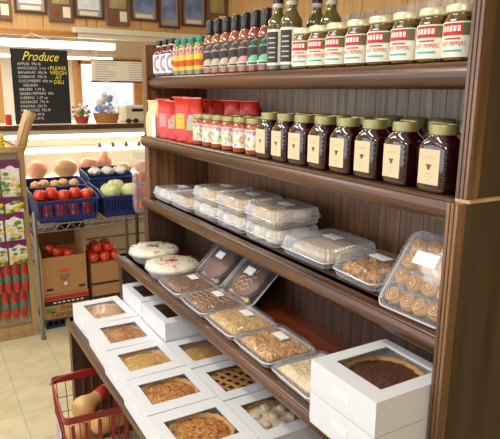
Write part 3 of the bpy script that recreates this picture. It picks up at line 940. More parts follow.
# croissant by the second one
b = MB(); pts = [Vector((.03 * math.cos(a), .03 * math.sin(a), .016)) for a in [PI * .05 + PI * .9 * k / 8 for k in range(9)]]
b.tube(pts, [.006, .011, .015, .017, .018, .017, .015, .011, .006], 10)
o = b.obj('croissant', 'roll'); o.location = (.352, .035, Z3 + .009); o.rotation_euler = (0, 0, .6); tag(o, 'golden croissant in the low clamshell beside the stacks', 'pastry')
# single large one with dark tray
cl2 = make_clam(.215, .20, .022, .036, basem='foil')
inst(cl2, 'single wide clear-lidded pan of pale pastry to the right of the three stacks', (1.108, .118, Z3 + .0008), 0)
b = MB(); b.loft([rr(.17, .15, .03, .004, 4), rr(.175, .155, .03, .024, 4), rr(.16, .14, .03, .034, 4), rr(.10, .09, .03, .037, 4)])
o = b.obj('cake', 'whitecake'); o.location = (1.108, .118, Z3 + .003); tag(o, 'flat pale glazed cake inside the single wide pan', 'cake')
# open-looking pecan pastry box
cl3 = make_clam(.165, .16, .022, .034, 'clear2')
inst(cl3, 'clear box of nut pastries between the wide pan and the tilted roll tray', (1.322, .098, Z3 + .0008), math.radians(-3))
cookies(1.322, .098, Z3 + .006, .125, .13, 3, 3, 'nutcake', 'nut pastry in the clear box beside the tilted roll tray', 'nut pastries in the clear box', seed=21, h=.036, nm='nut_pastry')
# tilted tray of rolls
Yv = Vector((0, .60, .80)); Xv = Vector((1, .04, 0)).normalized(); Zv = Xv.cross(Yv).normalized(); Yv = Zv.cross(Xv)
org = Vector((1.545, -.016, 1.143))
MT = Matrix(((Xv.x, Yv.x, Zv.x, org.x), (Xv.y, Yv.y, Zv.y, org.y), (Xv.z, Yv.z, Zv.z, org.z), (0, 0, 0, 1))) @ Matrix.Translation((0, .075, -.032))
tr = make_clam(.178, .190, .020, .026, 'clear2', nm='clamshell_box')
for ch in list(tr.children):
    if ch.name.startswith('sticker'): bpy.data.objects.remove(ch)
MB().box(-.036, .024, .012, .042, .0462, .047).obj('sticker', 'sticker', tr)
inst(tr, 'clear tray of cinnamon rolls tilted up against the right post', mtx=MT)
b = MB()
R0 = .0185
b.lathe([(.0, .0), (R0 * .9, .001), (R0, .008), (R0 * .95, .018), (R0 * .7, .024), (R0 * .2, .0255)], 18)
sp = [Vector(((.003 + .0115 * k / 26) * math.cos(k * .55), (.003 + .0115 * k / 26) * math.sin(k * .55), .0255 - .0028 * (k / 26) ** 2 )) for k in range(27)]
b.tube(sp, .0016, 6, 1)
pr_ = b.obj('cinnamon_roll', ['roll', 'cinnamon'])
k = 0
for j in range(4):
    for i in range(4):
        o = pr_ if k == 0 else pr_.copy()
        if k: C.objects.link(o)
        lx, ly = -.057 + i * .038 + rnd.uniform(-.003, .003), -.064 + j * .042 + rnd.uniform(-.003, .003)
        o.matrix_world = MT @ Matrix.Translation((lx, ly, .005 + rnd.uniform(0, .006))) @ Matrix.Rotation(rnd.uniform(0, 6), 4, 'Z') @ Matrix.Rotation(rnd.uniform(-.45, .45), 4, 'X')
        tag(o, 'cinnamon roll in the tilted tray, %s row from the bottom, %s' % (ORD[j], ['far left', 'second', 'third', 'far right'][i]), 'pastry', 'cinnamon rolls in the tilted tray')
        k += 1
for q, (lx, ly) in enumerate(((.04, .075), (.02, .07))):
    o = MB().blob((0, 0, 0), .012, .009, .006, sub=2).obj('candied_fruit', 'yellow' if q else 'inkorange')
    o.matrix_world = MT @ Matrix.Translation((lx, ly - .012, .033)); tag(o, ['orange', 'yellow'][q] + ' fruit slice on top of the cinnamon rolls', 'fruit')
# something to lean on
for k in range(2):
    z = Z3 + .0008 + k * .0585
    inst(cl, ['lower', 'upper'][k] + ' clear clamshell of the short stack behind the tilted roll tray', (1.515, .178, z), 0, cg)
    cookies(1.515, .178, z + .005, CLW * .8, CLD * .8, 3, 3, 'cookie', 'round cookie in the %s clamshell behind the tilted tray' % ['lower', 'upper'][k], 'cookies behind the tilted tray', seed=31 + k, h=.036)

# ------------------------------------------------------------------ fourth shelf: pies, foil pans, leaning trays
def foil_pan(w, d, h, dome, lidm='clear2', panm='foil', nm='foil_pan'):
    t = thing(nm, 'x', 'container')
    b = MB()
    b.loft([ribbed(w * .84, d * .84, .02, .001, 0), ribbed(w * .86, d * .86, .02, .003, .0008), ribbed(w * .95, d * .95, .022, h - .001, .0010), ribbed(w, d, .024, h, .0012), ribbed(w * 1.005, d * 1.005, .024, h + .0025, .0012)], cap1=False)
    b.obj('pan', panm, t, 20)
    l = MB()
    l.loft([ribbed(w * .99, d * .99, .024, h + .003, 0), ribbed(w * .95, d * .95, .022, h + .004, .0), ribbed(w * .91, d * .91, .022, h + dome * .75, .003), ribbed(w * .86, d * .86, .022, h + dome * .96, .002), ribbed(w * .74, d * .74, .02, h + dome, 0)], cap0=False)
    l.obj('lid', lidm, t, 25)
    f = MB(); f.tube([(x, y, h + .001) for x, y, z in rr(w, d, .024, 0, 5)], .0024, 6, 0, True); f.obj('rim', 'foil' if panm == 'foil' else 'rimplastic', t)
    MB().box(-.026, .024, .008, .036, h + dome + .0004, h + dome + .0012).obj('sticker', 'sticker', t)
    return t
def slab(w, d, z0, z1, m, nm, lab, loc=None, mtx=None, cat='cake', rz=0, seed=0):
    b = MB(); N = 14
    vs = []; fs = []
    for i in range(N + 1):
        for j in range(N + 1):
            x, y = -w / 2 + w * i / N, -d / 2 + d * j / N
            e = min(1, min(i, j, N - i, N - j) / 2.0)
            vs.append((x, y, z0 + (z1 - z0) * (.55 + .45 * e) + .004 * e * noise.noise(Vector((x * 45 + seed, y * 45, 0)))))
    for i in range(N):
        for j in range(N):
            a = i * (N + 1) + j; fs.append((a, a + N + 1, a + N + 2, a + 1))
    b.add(vs, fs, 0, True)
    bd = [i * (N + 1) for i in range(N + 1)] + [N * (N + 1) + j for j in range(1, N + 1)] + [i * (N + 1) + N for i in range(N - 1, -1, -1)] + [j for j in range(N - 1, 0, -1)]
    o_ = len(vs)
    vs2 = [vs[i] for i in bd] + [(vs[i][0] * .94, vs[i][1] * .94, z0) for i in bd]
    n = len(bd)
    b.add(vs2, [(i, i + n, (i + 1) % n + n, (i + 1) % n) for i in range(n)] + [tuple(range(2 * n - 1, n - 1, -1))])
    o = b.obj(nm, m)
    if mtx is not None: o.matrix_world = mtx
    else: o.location = loc; o.rotation_euler = (0, 0, rz)
    return tag(o, lab, cat)
fp = foil_pan(.188, .168, .022, .022)
FP = [(.530, 'crumb', 'dark brown crumbly bars', 'foil pan with clear lid of dark brown bars beside the cream pies'),
      (.729, 'crumb', 'brown drizzled bars', 'foil pan with clear lid of brown bars, second from the cream pies'),
      (.922, 'goldcake', 'golden yellow cake', 'foil pan with clear lid of golden yellow cake, middle of the front row'),
      (1.113, 'nutcake', 'orange brown nut cake', 'foil pan with clear lid of orange brown nut cake'),
      (1.311, 'whitecake', 'pale glazed cake', 'foil pan with clear lid of pale cake beside the white pie boxes')]
for i, (x, m, w_, lab) in enumerate(FP):
    inst(fp, lab, (x, -.066, Z4 + .0008), math.radians(rnd.uniform(-2, 2)), 'foil pans in front row of the fourth shelf')
    slab(.158, .138, .004, .038, m, 'cake', w_ + ' inside a clear-lidded foil pan on the fourth shelf', (x, -.066, Z4 + .002), seed=i)
    if i == 1:
        b = MB()
        for k in range(6): b.tube([(-.07 + .02 * q, -.055 + k * .02 + .006 * math.sin(q * 2.4 + k), .0405) for q in range(8)], .0012, 5)
        o = b.obj('icing_drizzle', 'drizzle'); o.location = (x, -.066, Z4 + .002); tag(o, 'light icing drizzle over the brown bars', 'icing')

def lean_mtx(x, y, z, ang):
    return Matrix.Translation((x, y, z)) @ Matrix.Rotation(ang, 4, 'X')
bt = foil_pan(.205, .165, .016, .026, 'clear2', 'blacktray', 'clamshell_box')
LA = math.radians(43)
for i, (x, lab) in enumerate(((.530, 'dark tray of plain chocolate cake leaning on the back panel'), (.748, 'dark tray of drizzled chocolate cake leaning on the back panel'))):
    M0 = lean_mtx(x, .018, Z4 + .006, LA) @ Matrix.Translation((0, .090, 0))
    inst(bt, lab, mtx=M0, group='leaning chocolate cake trays')
    b = MB()
    b.lathe([(0, .004), (.066, .004), (.070, .012), (.068, .026), (.058, .033), (.0, .036)], 40)
    b.v = [(x * 1.15, y, z) for x, y, z in b.v]
    o = b.obj('chocolate_cake', 'choc'); o.matrix_world = M0; tag(o, ['plain round chocolate cake in the left leaning tray', 'round chocolate cake with wavy icing in the right leaning tray'][i], 'cake')
    for k in range(5):
        c_ = MB().blob((0, 0, 0), .013, .011, .008, sub=2, jit=.2, seed=k).obj('cookie_piece', 'goldcake' if not i else 'drizzle')
        c_.matrix_world = M0 @ Matrix.Translation((-.055 + .027 * k, -.066 + .004 * (k % 2), .012))
        tag(c_, 'small golden cake piece along the lower edge of the %s leaning tray' % ['left', 'right'][i], 'pastry', 'golden pieces in the %s leaning tray' % ['left', 'right'][i])
    if i:
        b = MB()
        for k in range(5):
            h = .05 - abs(k - 2) * .008
            b.tube([(-h + 2 * h * q / 10, -.044 + k * .019 + .007 * math.sin(q * 1.6 + k), .0372 - .0105 * (max(abs(-h + 2 * h * q / 10), abs(-.044 + k * .019)) / .055) ** 4) for q in range(11)], .0016, 5)
        o = b.obj('icing_drizzle', 'drizzle'); o.matrix_world = M0; tag(o, 'wavy tan icing on the right leaning chocolate cake', 'icing')

def cream_pie(lab, loc, cols, seed):
    t = thing('cream_pie', lab, 'pie', loc, 0, 'cream pies at the far end')
    R_ = random.Random(seed)
    MB().lathe([(.082, 0), (.084, .002), (.102, .034), (.108, .036), (.108, .0385), (.100, .0375)], 64, flute=(.001, .0355, .012), cap1=False).obj('pie_pan', 'foil', t)
    b = MB(); N = 60; rings = []
    for (r, z) in ((.098, .033), (.105, .040), (.104, .047), (.092, .054), (.06, .059), (.02, .060)):
        rings.append([((r + (.0025 if r > .09 else .001) * math.sin(13 * 2 * PI * k / N)) * math.cos(2 * PI * k / N), (r + (.0025 if r > .09 else 0) * math.sin(13 * 2 * PI * k / N)) * math.sin(2 * PI * k / N), z + .0015 * noise.noise(Vector((r * 60, k * .3, seed)))) for k in range(N)])
    b.loft(rings); b.obj('cream_topping', 'icing', t, 60)
    s = MB()
    for k in range(26):
        a = R_.uniform(0, 6.28); r = R_.gauss(0, .026)
        s.blob((r * math.cos(a), r * math.sin(a), .0605 - abs(r) * .03), .009, .006, .003, R_.randrange(len(cols)), 1)
    for k in range(14):
        a = R_.uniform(0, 6.28); r = R_.uniform(.05, .09)
        s.blob((r * math.cos(a), r * math.sin(a), .0575), .007, .005, .003, len(cols) - 1, 1)
    s.obj('sprinkles', cols, t)
    MB().lathe([(.107, .0385), (.1075, .044), (.1065, .052), (.093, .0585), (.06, .063), (.001, .064)], 48, cap0=False).obj('plastic_wrap', 'film', t)
    return t
cream_pie('cream pie with teal and orange sprinkles at the far left end of the fourth shelf', (.112, -.035, Z4 + .0008), ['tealcap', 'green', 'inkorange', 'crustdark'], 3)
cream_pie('cream pie with pink and red sprinkles next to the foil pans', (.345, -.048, Z4 + .0008), ['red', 'pink', 'inkred', 'crust'], 4)

# ------------------------------------------------------------------ white window boxes
def pie_box(w, d, h, mx=.05, my=.035, mats='white', tab=True, my2=None):
    """card box, window in the top; origin at the middle of its bottom"""
    t = thing('pie_box', 'x', 'box')
    my2 = my if my2 is None else my2
    x, y = w / 2, d / 2; th = .0016
    b = MB()
    b.box(-x, x, -y, -y + th, 0, h).box(-x, x, y - th, y, 0, h).box(-x, -x + th, -y + th, y - th, 0, h).box(x - th, x, -y + th, y - th, 0, h)
    b.box(-x + th, x - th, -y + th, y - th, 0, th, 1)
    b.box(-x, x, -y, -y + my, h, h + .0022, 0).box(-x, x, y - my2, y, h, h + .0022, 0)
    b.box(-x, -x + mx, -y + my, y - my2, h, h + .0022, 0).box(x - mx, x, -y + my, y - my2, h, h + .0022, 0)
    b.box(-x - .0008, x + .0008, -y - .0012, -y, h * .12, h + .0022, 0)
    b.obj('carton', [mats, 'card_in'], t)
    MB().box(-x + mx * .7, x - mx * .7, -y + my * .7, y - my2 * .7, h - .0012, h - .0006).obj('window_film', 'film', t)
    if tab:
        MB().box(-.026, .026, -y - .0022, -y - .0010, h * .42, h * .66, 0, .0004).obj('closing_tab', 'faintgrey', t)
    return t
def make_pie(R, h, fill, crustm, fl=True, nm='pie', dome=.006, lattice=False):
    t = thing(nm, 'x', 'pie')
    MB().lathe([(R * .76, 0), (R * .78, .002), (R * .96, h * .8), (R, h * .86), (R, h * .90), (R * .95, h * .88)], 56, flute=(.001, h * .84, .008), cap1=False).obj('pie_pan', 'foil', t)
    b = MB(); N = 72; rings = []
    for (r, z) in ((R * .97, h * .84), (R * 1.0, h * .97), (R * .96, h * 1.05), (R * .89, h * 1.02), (R * .85, h * .92)):
        rings.append([((r + .0022 * math.sin(18 * 2 * PI * k / N)) * math.cos(2 * PI * k / N), (r + .0022 * math.sin(18 * 2 * PI * k / N)) * math.sin(2 * PI * k / N), z + .0012 * math.sin(18 * 2 * PI * k / N + 1)) for k in range(N)])
    b.loft(rings, cap0=False, cap1=False); b.obj('crust_rim', crustm, t, 60)
    b = MB(); rings = []
    for (r, z) in ((.88, 0), (.7, .55), (.4, .9), (.12, 1)):
        rings.append([(R * r * math.cos(2 * PI * k / 48), R * r * math.sin(2 * PI * k / 48), h * .92 + dome * z + .0022 * noise.noise(Vector((math.cos(2 * PI * k / 48) * r * 6, math.sin(2 * PI * k / 48) * r * 6, R * 40)))) for k in range(48)])
    b.loft(rings, cap0=True); b.obj('filling', fill, t, 70)
    if lattice:
        l = MB()
        for k in range(-2, 3):
            q = k * R * .32; e = math.sqrt(max(0, (R * .86) ** 2 - q * q))
            l.box(q - .006, q + .006, -e, e, h * .93 + dome, h * .93 + dome + .003, 0, .001)
            l.box(-e, e, q - .006, q + .006, h * .93 + dome + .002, h * .93 + dome + .005, 0, .001)
        l.obj('lattice_top', crustm, t)
    return t
XS = [.008, .272, .521, .752, .976, 1.215]
pies = [('fillbrown', 'crustdark'), ('fillbrown', 'crustdark'), ('fillgold', 'crust'), ('fillbrown', 'crust'), ('fillbrown', 'crust')]
PN = ['brown crumb pie', 'brown glossy pie', 'golden crumb pie', 'rusty brown crumb pie', 'brown pie with golden fluted crust']
for i in range(5):
    w = XS[i + 1] - XS[i] - .004
    D_ = [.192, .200, .208, .216, .222][i]
    bx = pie_box(w, D_, .081, .046, .031)
    cx, cy = (XS[i] + XS[i + 1]) / 2, -.172 - D_ / 2
    inst(bx, ['white window box at the far end of the front row, holding a %s', 'white window box second from the far end, holding a %s', 'white window box in the middle of the front row, holding a %s',
              'white window box second from the near end, holding a %s', 'nearest white window box of the front row, holding a %s'][i] % PN[i], (cx, cy, Z5 + .0006), math.radians([1.5, -1, .5, -.5, 0][i]), 'white pie boxes in the front row of the bottom shelf')
    p = make_pie(.093, .066, pies[i][0], pies[i][1], dome=.010)
    inst(p, PN[i] + ' seen through the window of its white box', (cx, cy, Z5 + .003), i * .7, 'pies in the front row boxes')
RB = [(.56, .783), (.787, 1.008), (1.012, 1.236)]
RP = [('fillgold', 'crustdark', False, 'golden brown pie with dark rim, in the first single box behind the front row'), ('fillpecan', 'crust', True, 'dark fruit pie with lattice strips, in the middle box behind the front row'),
      ('meringue', 'crust', False, 'pale meringue pie in the nearest box behind the front row')]
for i, (x0, x1) in enumerate(RB):
    bx = pie_box(x1 - x0 - .003, .205, .081, .040, .030)
    cx, cy = (x0 + x1) / 2, -.0665
    inst(bx, ['white window box right beside the two-high stack in the rear row', 'white window box in the middle of the rear row with a dark lattice pie', 'white window box at the near end of the rear row with a pale pie'][i], (cx, cy, Z5 + .0006), 0, 'white pie boxes in the rear row of the bottom shelf')
    p = make_pie(.093, .060, RP[i][0], RP[i][1], dome=.008, lattice=RP[i][2])
    inst(p, RP[i][3], (cx, cy, Z5 + .003), .4, 'pies in the rear row boxes')
    if i == 2:
        for q in range(7):
            o = MB().blob((0, 0, 0), .017, .015, .009, sub=2, jit=.3, seed=q).obj('meringue_dollop', 'meringue')
            o.location = (cx + .05 * math.cos(q * 1.05) * (q > 0), cy + .05 * math.sin(q * 1.05) * (q > 0), Z5 + .067); tag(o, 'pale dollop on the meringue pie in the nearest rear box', 'topping', 'meringue dollops')
for i, (x0, x1) in enumerate(((.068, .308), (.312, .556))):
    for k in range(2):
        bx = pie_box(x1 - x0 - .003, .20, .081 if not k else .066, .046, .026, my2=.03)
        inst(bx, '%s white box of the %s two-high stack under the cream pies' % (['lower', 'upper'][k], ['far', 'near'][i]), ((x0 + x1) / 2, -.066, Z5 + .0006 + k * .0842), 0, 'stacked white pie boxes on the bottom shelf')
    p = make_pie(.092, .044, 'fillpecan', 'crustdark')
    inst(p, 'dark pie inside the %s upper stacked box' % ['far', 'near'][i], ((x0 + x1) / 2, -.066, Z5 + .0888), 0, 'dark pies in the stacked boxes')
# two boxes on the fourth shelf, near end
for k in range(2):
    bx = pie_box(.200, .212, .0715, .032, .040, my2=.025)
    inst(bx, ['lower white box of the two stacked at the near end of the fourth shelf', 'upper white box with a pecan pie window at the near end of the fourth shelf'][k], (1.5375, -.074, Z4 + .0016 + k * .0752), 0, 'white pie boxes at the near end')
p = make_pie(.090, .050, 'fillpecan', 'crust', dome=.004)
inst(p, 'dark pecan pie with golden fluted crust in the upper white box', (1.5375, -.066, Z4 + .0795))

# ------------------------------------------------------------------ basket of squash
bk = thing('wire_basket', 'red wire basket with flat red rim holding butternut squashes', 'basket', (.292, -.382, 0), math.radians(-4))
bw, bd, bh = .335, .25, .43
def brect(z, k): return [Vector((-bw / 2 * k, -bd / 2 * k, z)), Vector((bw / 2 * k, -bd / 2 * k, z)), Vector((bw / 2 * k, bd / 2 * k, z)), Vector((-bw / 2 * k, bd / 2 * k, z))]
b = MB()
outer = [rr(bw, bd, .02, bh - .028, 4), rr(bw + .004, bd + .004, .02, bh, 4), rr(bw - .006, bd - .006, .02, bh, 4), rr(bw - .01, bd - .01, .02, bh - .028, 4)]
b.loft(outer + [outer[0]], cap0=False, cap1=False, smooth=False)
b.obj('rim', 'redwire', bk)
b = MB()
kf = lambda z: .86 + .14 * z / bh
for z in (.004, .09, .18, .27, .335):
    b.tube([v for v in brect(z, kf(z))], .0022, 6, 0, True)
for s in range(4):
    n = 9 if s % 2 == 0 else 7
    for q in range(n):
        f = (q + .5) / n
        lo, hi = brect(.004, kf(0)), brect(bh - .02, kf(bh))
        b.tube([lo[s].lerp(lo[(s + 1) % 4], f), hi[s].lerp(hi[(s + 1) % 4], f)], .0018, 6)
for q in range(9):
    y = (-bd / 2 + bd * (q + .5) / 9) * .86
    b.tube([(-bw / 2 * .86, y, .004), (bw / 2 * .86, y, .004)], .0018, 6)
b.obj('wire_mesh', 'redwire', bk)
for q in range(5):
    b = MB(); f = (q + .6) / 5.2
    lo, hi = brect(.004, kf(0)), brect(bh - .03, kf(bh))
    p0, p1 = lo[1].lerp(lo[2], f), hi[1].lerp(hi[2], f)
    b.loft([[(p.x + .003 + dx, p.y + dy, p.z) for dx, dy in ((0, -.007), (.003, -.007), (.003, .007), (0, .007))] for p in (p0, p1)], smooth=False)
    b.obj('slat', 'redwire', bk)
b = MB()
b.tube([(-.10 + .03 * math.sin(PI * k / 12), .135 * math.cos(PI * k / 12), bh + .004 + .05 * math.sin(PI * k / 12)) for k in range(13)], .003, 8)
b.obj('handle', 'redwire', bk)
b = MB(); b.box(-.075, .075, -bd / 2 * .985 - .004, -bd / 2 * .985 - .002, .215, .315)
for k in range(4): b.box(-.06, .05 - .02 * (k % 2), -bd / 2 * .985 - .005, -bd / 2 * .985 - .004, .24 + k * .018, .246 + k * .018, 1)
b.obj('sign_plate', ['silverlabel', 'lilac'], bk)
def make_squash():
    t = thing('butternut_squash', 'x', 'squash')
    b = MB(); P = []
    for (r, z) in ((.010, -.046), (.026, -.044), (.040, -.029), (.045, -.009), (.042, .011), (.032, .032), (.026, .052), (.024, .085), (.025, .115), (.020, .130), (.010, .135)):
        P.append((r, z))
    b.lathe(P, 28); b.obj('flesh', 'squash', t, 80)
    MB().lathe([(.009, .133), (.007, .141), (.009, .152), (.005, .154)], 10).obj('stem', 'squashend', t)
    return t
sq = make_squash()
def sqm(p, d, roll=0):
    d = Vector(d).normalized(); q = Vector((0, 0, 1)).rotation_difference(d)
    return Matrix.Translation(p) @ q.to_matrix().to_4x4()
s0 = inst(sq, 'butternut squash with red sticker band on its neck, on top in the basket', mtx=sqm((.312, -.412, .378), (-.42, .75, .12)), group='butternut squashes in the basket')
sq2 = [('butternut squash at the outer left of the basket', (.335, -.452, .288), (-.25, .25, -.9)), ('butternut squash to the right of the banded one, under the rim', (.390, -.362, .338), (-.15, .9, -.2)),
       ('butternut squash at the near side behind the slats', (.405, -.425, .235), (.05, .3, -.9)), ('butternut squash low in the basket near the far side', (.215, -.37, .20), (.1, .2, -.9)), ('butternut squash at the bottom of the basket', (.26, -.40, .055), (.9, .2, 0.1))]
for lab, p, d in sq2: inst(sq, lab, mtx=sqm(p, d), group='butternut squashes in the basket')
MB().lathe([(.0262, .066), (.0268, .067), (.0268, .106), (.0262, .107)], 24, cap0=False, cap1=False).obj('sticker_band', 'inkred', s0)

# ------------------------------------------------------------------ wire shelf with blue bins
ws = thing('wire_shelf', 'zinc wire shelf carrying the blue produce bins', 'shelf', (-1.5, .05, 0))
SX0, SX1, SY0, SY1, SZ = .25, -.42, -.345, .45, .752       # front, back, left, right (local)
for (px, py, zt) in ((SX0, SY0, .835), (SX0, SY1 - .03, .80), (SX1, SY0, 1.0), (SX1, SY1, 1.0)):
    MB().lathe([(.0125, 0), (.0125, zt), (.011, zt + .004)], 14, c=(px, py)).lathe([(.0155, 0), (.0155, .02)], 14, c=(px, py)).obj('post', 'postgrey', ws)
for z in (SZ, .12):
    b = MB()
    if z == SZ:
        for (a, c) in (((SX0, SY0), (SX0, SY1)), ((SX1, SY0), (SX1, SY1)), ((SX0, SY0), (SX1, SY0)), ((SX0, SY1), (SX1, SY1))):
            b.tube([(a[0], a[1], z), (c[0], c[1], z)], .005, 8); b.tube([(a[0], a[1], z - .045), (c[0], c[1], z - .045)], .004, 8)
        n = 22
        b.tube([(SX0, SY0 + (SY1 - SY0) * k / n, z - (.045 if k % 2 else 0)) for k in range(n + 1)], .003, 6)
        b.tube([(SX0 + (SX1 - SX0) * k / n, SY0, z - (.045 if k % 2 else 0)) for k in range(n + 1)], .003, 6)
        for k in range(1, 26):
            y = SY0 + (SY1 - SY0) * k / 26; b.tube([(SX0, y, z + .004), (SX1, y, z + .004)], .0022, 5)
        b.obj('wire_deck', 'wiregrey', ws)

def hopper(w, d, hf, hb, lab, loc, group='blue produce bins on the wire shelf', slots=True):
    """bin with a low slotted front (+x), tall back; w along y, d along x"""
    t = thing('produce_bin', lab, 'bin', loc, 0, group)
    th = .004; b = MB(); y = w / 2
    ins = .018
    # sloping sides
    for s in (-1, 1):
        P = [(0, s * (y - ins), 0), (-d, s * (y - ins), 0), (-d, s * y, hb), (-.25 * d, s * y, hb * .93), (.02, s * (y - .004), hf)]
        Q = [(p[0], p[1] - s * th, p[2]) for p in P]
        n = 5
        b.add(P + Q, [tuple(range(n)), tuple(range(2 * n - 1, n - 1, -1))] + [(i, (i + 1) % n, (i + 1) % n + n, i + n) for i in range(n)])
        b.tube([(.02, s * y, hf), (-.25 * d, s * (y + .002), hb * .93), (-d, s * (y + .002), hb)], .005, 6)
    b.box(-d, 0, -y + ins, y - ins, 0, th)
    b.box(-d, -d + th, -y + ins * .2, y - ins * .2, 0, hb)
    b.box(-d - .006, -d + .008, -y, y, hb - .01, hb)
    fz = lambda z: .02 * z / hf
    def fbar(y0, y1, z0, z1):
        b.loft([[(fz(z), y0, z), (fz(z), y1, z), (fz(z) - th, y1, z), (fz(z) - th, y0, z)] for z in (z0, z1)], smooth=False)
    fbar(-y + ins, y - ins, 0, hf * .28); fbar(-y + .006, y - .006, hf * .86, hf)
    n = 15
    for k in range(n + 1):
        yy = -y + ins + (w - 2 * ins) * k / n; fbar(yy - .005, yy + .005, hf * .28, hf * .86)
    b.obj('bin_body', 'bin', t)
    b = MB(); b.box(.012, .026, -y - .002, y + .002, hf - .008, hf + .008, 0, .003); b.obj('front_lip', 'bin', t)
    return t
BZ = SZ + .008
hopper(.385, .33, .133, .172, 'blue bin of tomatoes in front on the wire shelf', (-1.262, -.083, BZ))
hopper(.325, .33, .133, .187, 'blue bin of pale green cabbages beside the tomato bin', (-1.262, .295, BZ))
hopper(.40, .28, .165, .190, 'blue bin of tan produce behind the tomato bin', (-1.64, -.065, BZ))
hopper(.32, .28, .200, .250, 'blue bin of white packages behind the cabbage bin', (-1.64, .310, BZ))

def make_tomato():
    t = thing('tomato', 'x', 'tomato')
    b = MB(); R = .0375
    b.lathe([(.002, .004), (R * .6, .001), (R * .92, .014), (R, .032), (R * .93, .050), (R * .62, .064), (R * .25, .067), (.002, .062)], 24); b.obj('flesh', 'tomato', t, 80)
    s = MB()
    for k in range(5):
        a = k * 1.256; s.add([(0, 0, .066), (.008 * math.cos(a - .4), .008 * math.sin(a - .4), .0675), (.017 * math.cos(a), .017 * math.sin(a), .066), (.008 * math.cos(a + .4), .008 * math.sin(a + .4), .0675)], [(0, 1, 2, 3)])
    s.tube([(0, 0, .063), (.001, 0, .075)], .0018, 6); s.obj('stem', 'tomgreen', t)
    return t
tm = make_tomato()
tg = 'tomatoes in the blue bin'
ty = [-.215, -.13, -.05, .03, .10]
for i, y in enumerate((-.232, -.158, -.084, -.010, .064)):
    inst(tm, 'ripe tomato on top of the blue bin, %s from the left' % ORD[i], (-1.325 - .02 * (i % 2), y * 1.0 - .01, BZ + [.136, .142, .124, .132, .124][i]), mtx=None, rz=i, group=tg)
for i in range(4):
    inst(tm, 'ripe tomato in the second row of the blue bin, %s from the left' % ORD[i], (-1.42, -.21 + i * .085, BZ + .10), rz=i * 2, group=tg)
for i in range(4):
    for k in range(2):
        inst(tm, 'ripe tomato low in the blue bin, seen only through the front slots', (-1.31, -.208 + i * .084, BZ + .005 + k * .052), rz=i + k, group=tg)
def cabbage(lab, loc, r, seed):
    t = thing('cabbage', lab, 'cabbage', loc, seed, 'cabbages in the blue bin')
    MB().blob((0, 0, r * .85), r, r, r * .85, sub=3, jit=.12, seed=seed).obj('head', 'cabbage', t)
    R_ = random.Random(seed)
    for k in range(5):
        a = k * 1.256 + R_.uniform(-.2, .2); b = MB(); vs = []; fs = []
        for i in range(6):
            for j in range(7):
                u = (i / 5) * 1.25 - .15; v = (j / 6 - .5) * 1.5
                rr_ = r * (1.04 + .05 * math.sin(v * 9) * u + .12 * max(0, u - .8))
                th_ = a + v * .8
                vs.append((rr_ * math.cos(th_) * math.cos(u), rr_ * math.sin(th_) * math.cos(u), r * .85 + rr_ * .85 * math.sin(u)))
        for i in range(5):
            for j in range(6): q = i * 7 + j; fs.append((q, q + 1, q + 8, q + 7))
        b.add(vs, fs, 0, True); b.obj('outer_leaf', 'cabbage', t)
cabbage('pale green cabbage at the left of its blue bin', (-1.35, .215, BZ + .092), .068, 2)
cabbage('pale green cabbage at the right of its blue bin', (-1.36, .36, BZ + .085), .066, 3)
cabbage('pale green cabbage behind the other two in the blue bin', (-1.48, .29, BZ + .10), .064, 4)
for i in range(5):
    o = MB().blob((0, 0, .03), .045, .036, .032, sub=2, jit=.1, seed=i).obj('potato', 'squash'); o.location = (-1.70 - .05 * (i % 2), -.2 + i * .065, BZ + .140); tag(o, 'tan potato in the rear blue bin, %s from the left' % ORD[i], 'potato', 'potatoes in the rear blue bin')
for i in range(3):
    t = thing('bagged_package', 'white plastic package in the bin behind the cabbages, %s' % ['left', 'middle', 'right'][i], 'package', (-1.72, .215 + i * .092, BZ + .212), .2 * i, 'white packages')
    MB().blob((0, 0, .03), .06, .042, .03, sub=3, jit=.25, seed=i).obj('wrapping', 'bagwhite', t)
    MB().box(-.02, .02, -.015, .015, .0585, .0605).obj('label', 'skyblue', t)

# dark pole with a bag of orange goods beside the shelf end
pl = thing('hook_stand', 'dark hooked pole stand at the right end of the wire shelf', 'stand', (-1.185, .335, 0))
b = MB(); b.tube([(0, 0, 0), (0, 0, .5), (0, .0, .92), (.0, .012, .985), (0, .035, 1.01), (0, .06, 1.0)], .012, 10); b.obj('pole', 'black', pl)
MB().lathe([(.07, 0), (.07, .012), (.02, .02), (.014, .03)], 20).obj('foot', 'black', pl)
bg = thing('hanging_bag', 'clear bag of orange candy hanging by the shelf end', 'bag', (-1.115, .345, .80))
b = MB(); b.loft([rr(.02, .07, .008, 0, 4), rr(.06, .105, .025, .03, 4), rr(.07, .115, .03, .16, 4), rr(.055, .10, .025, .29, 4), rr(.02, .07, .008, .36, 4), rr(.02, .09, .006, .39, 4)])
b.obj('bag_film', 'wrap', bg, 60)
for i in range(9):
    o = MB().blob((0, 0, 0), .014, .016, .035, sub=2, jit=.2, seed=i).obj('candy_piece', 'inkorange' if i % 3 else 'inkred')
    o.location = (-1.115 + .012 * (i % 2), .315 + .028 * (i % 3), .86 + .085 * (i // 3)); tag(o, 'orange piece inside the clear hanging bag', 'candy', 'orange pieces in the hanging bag')

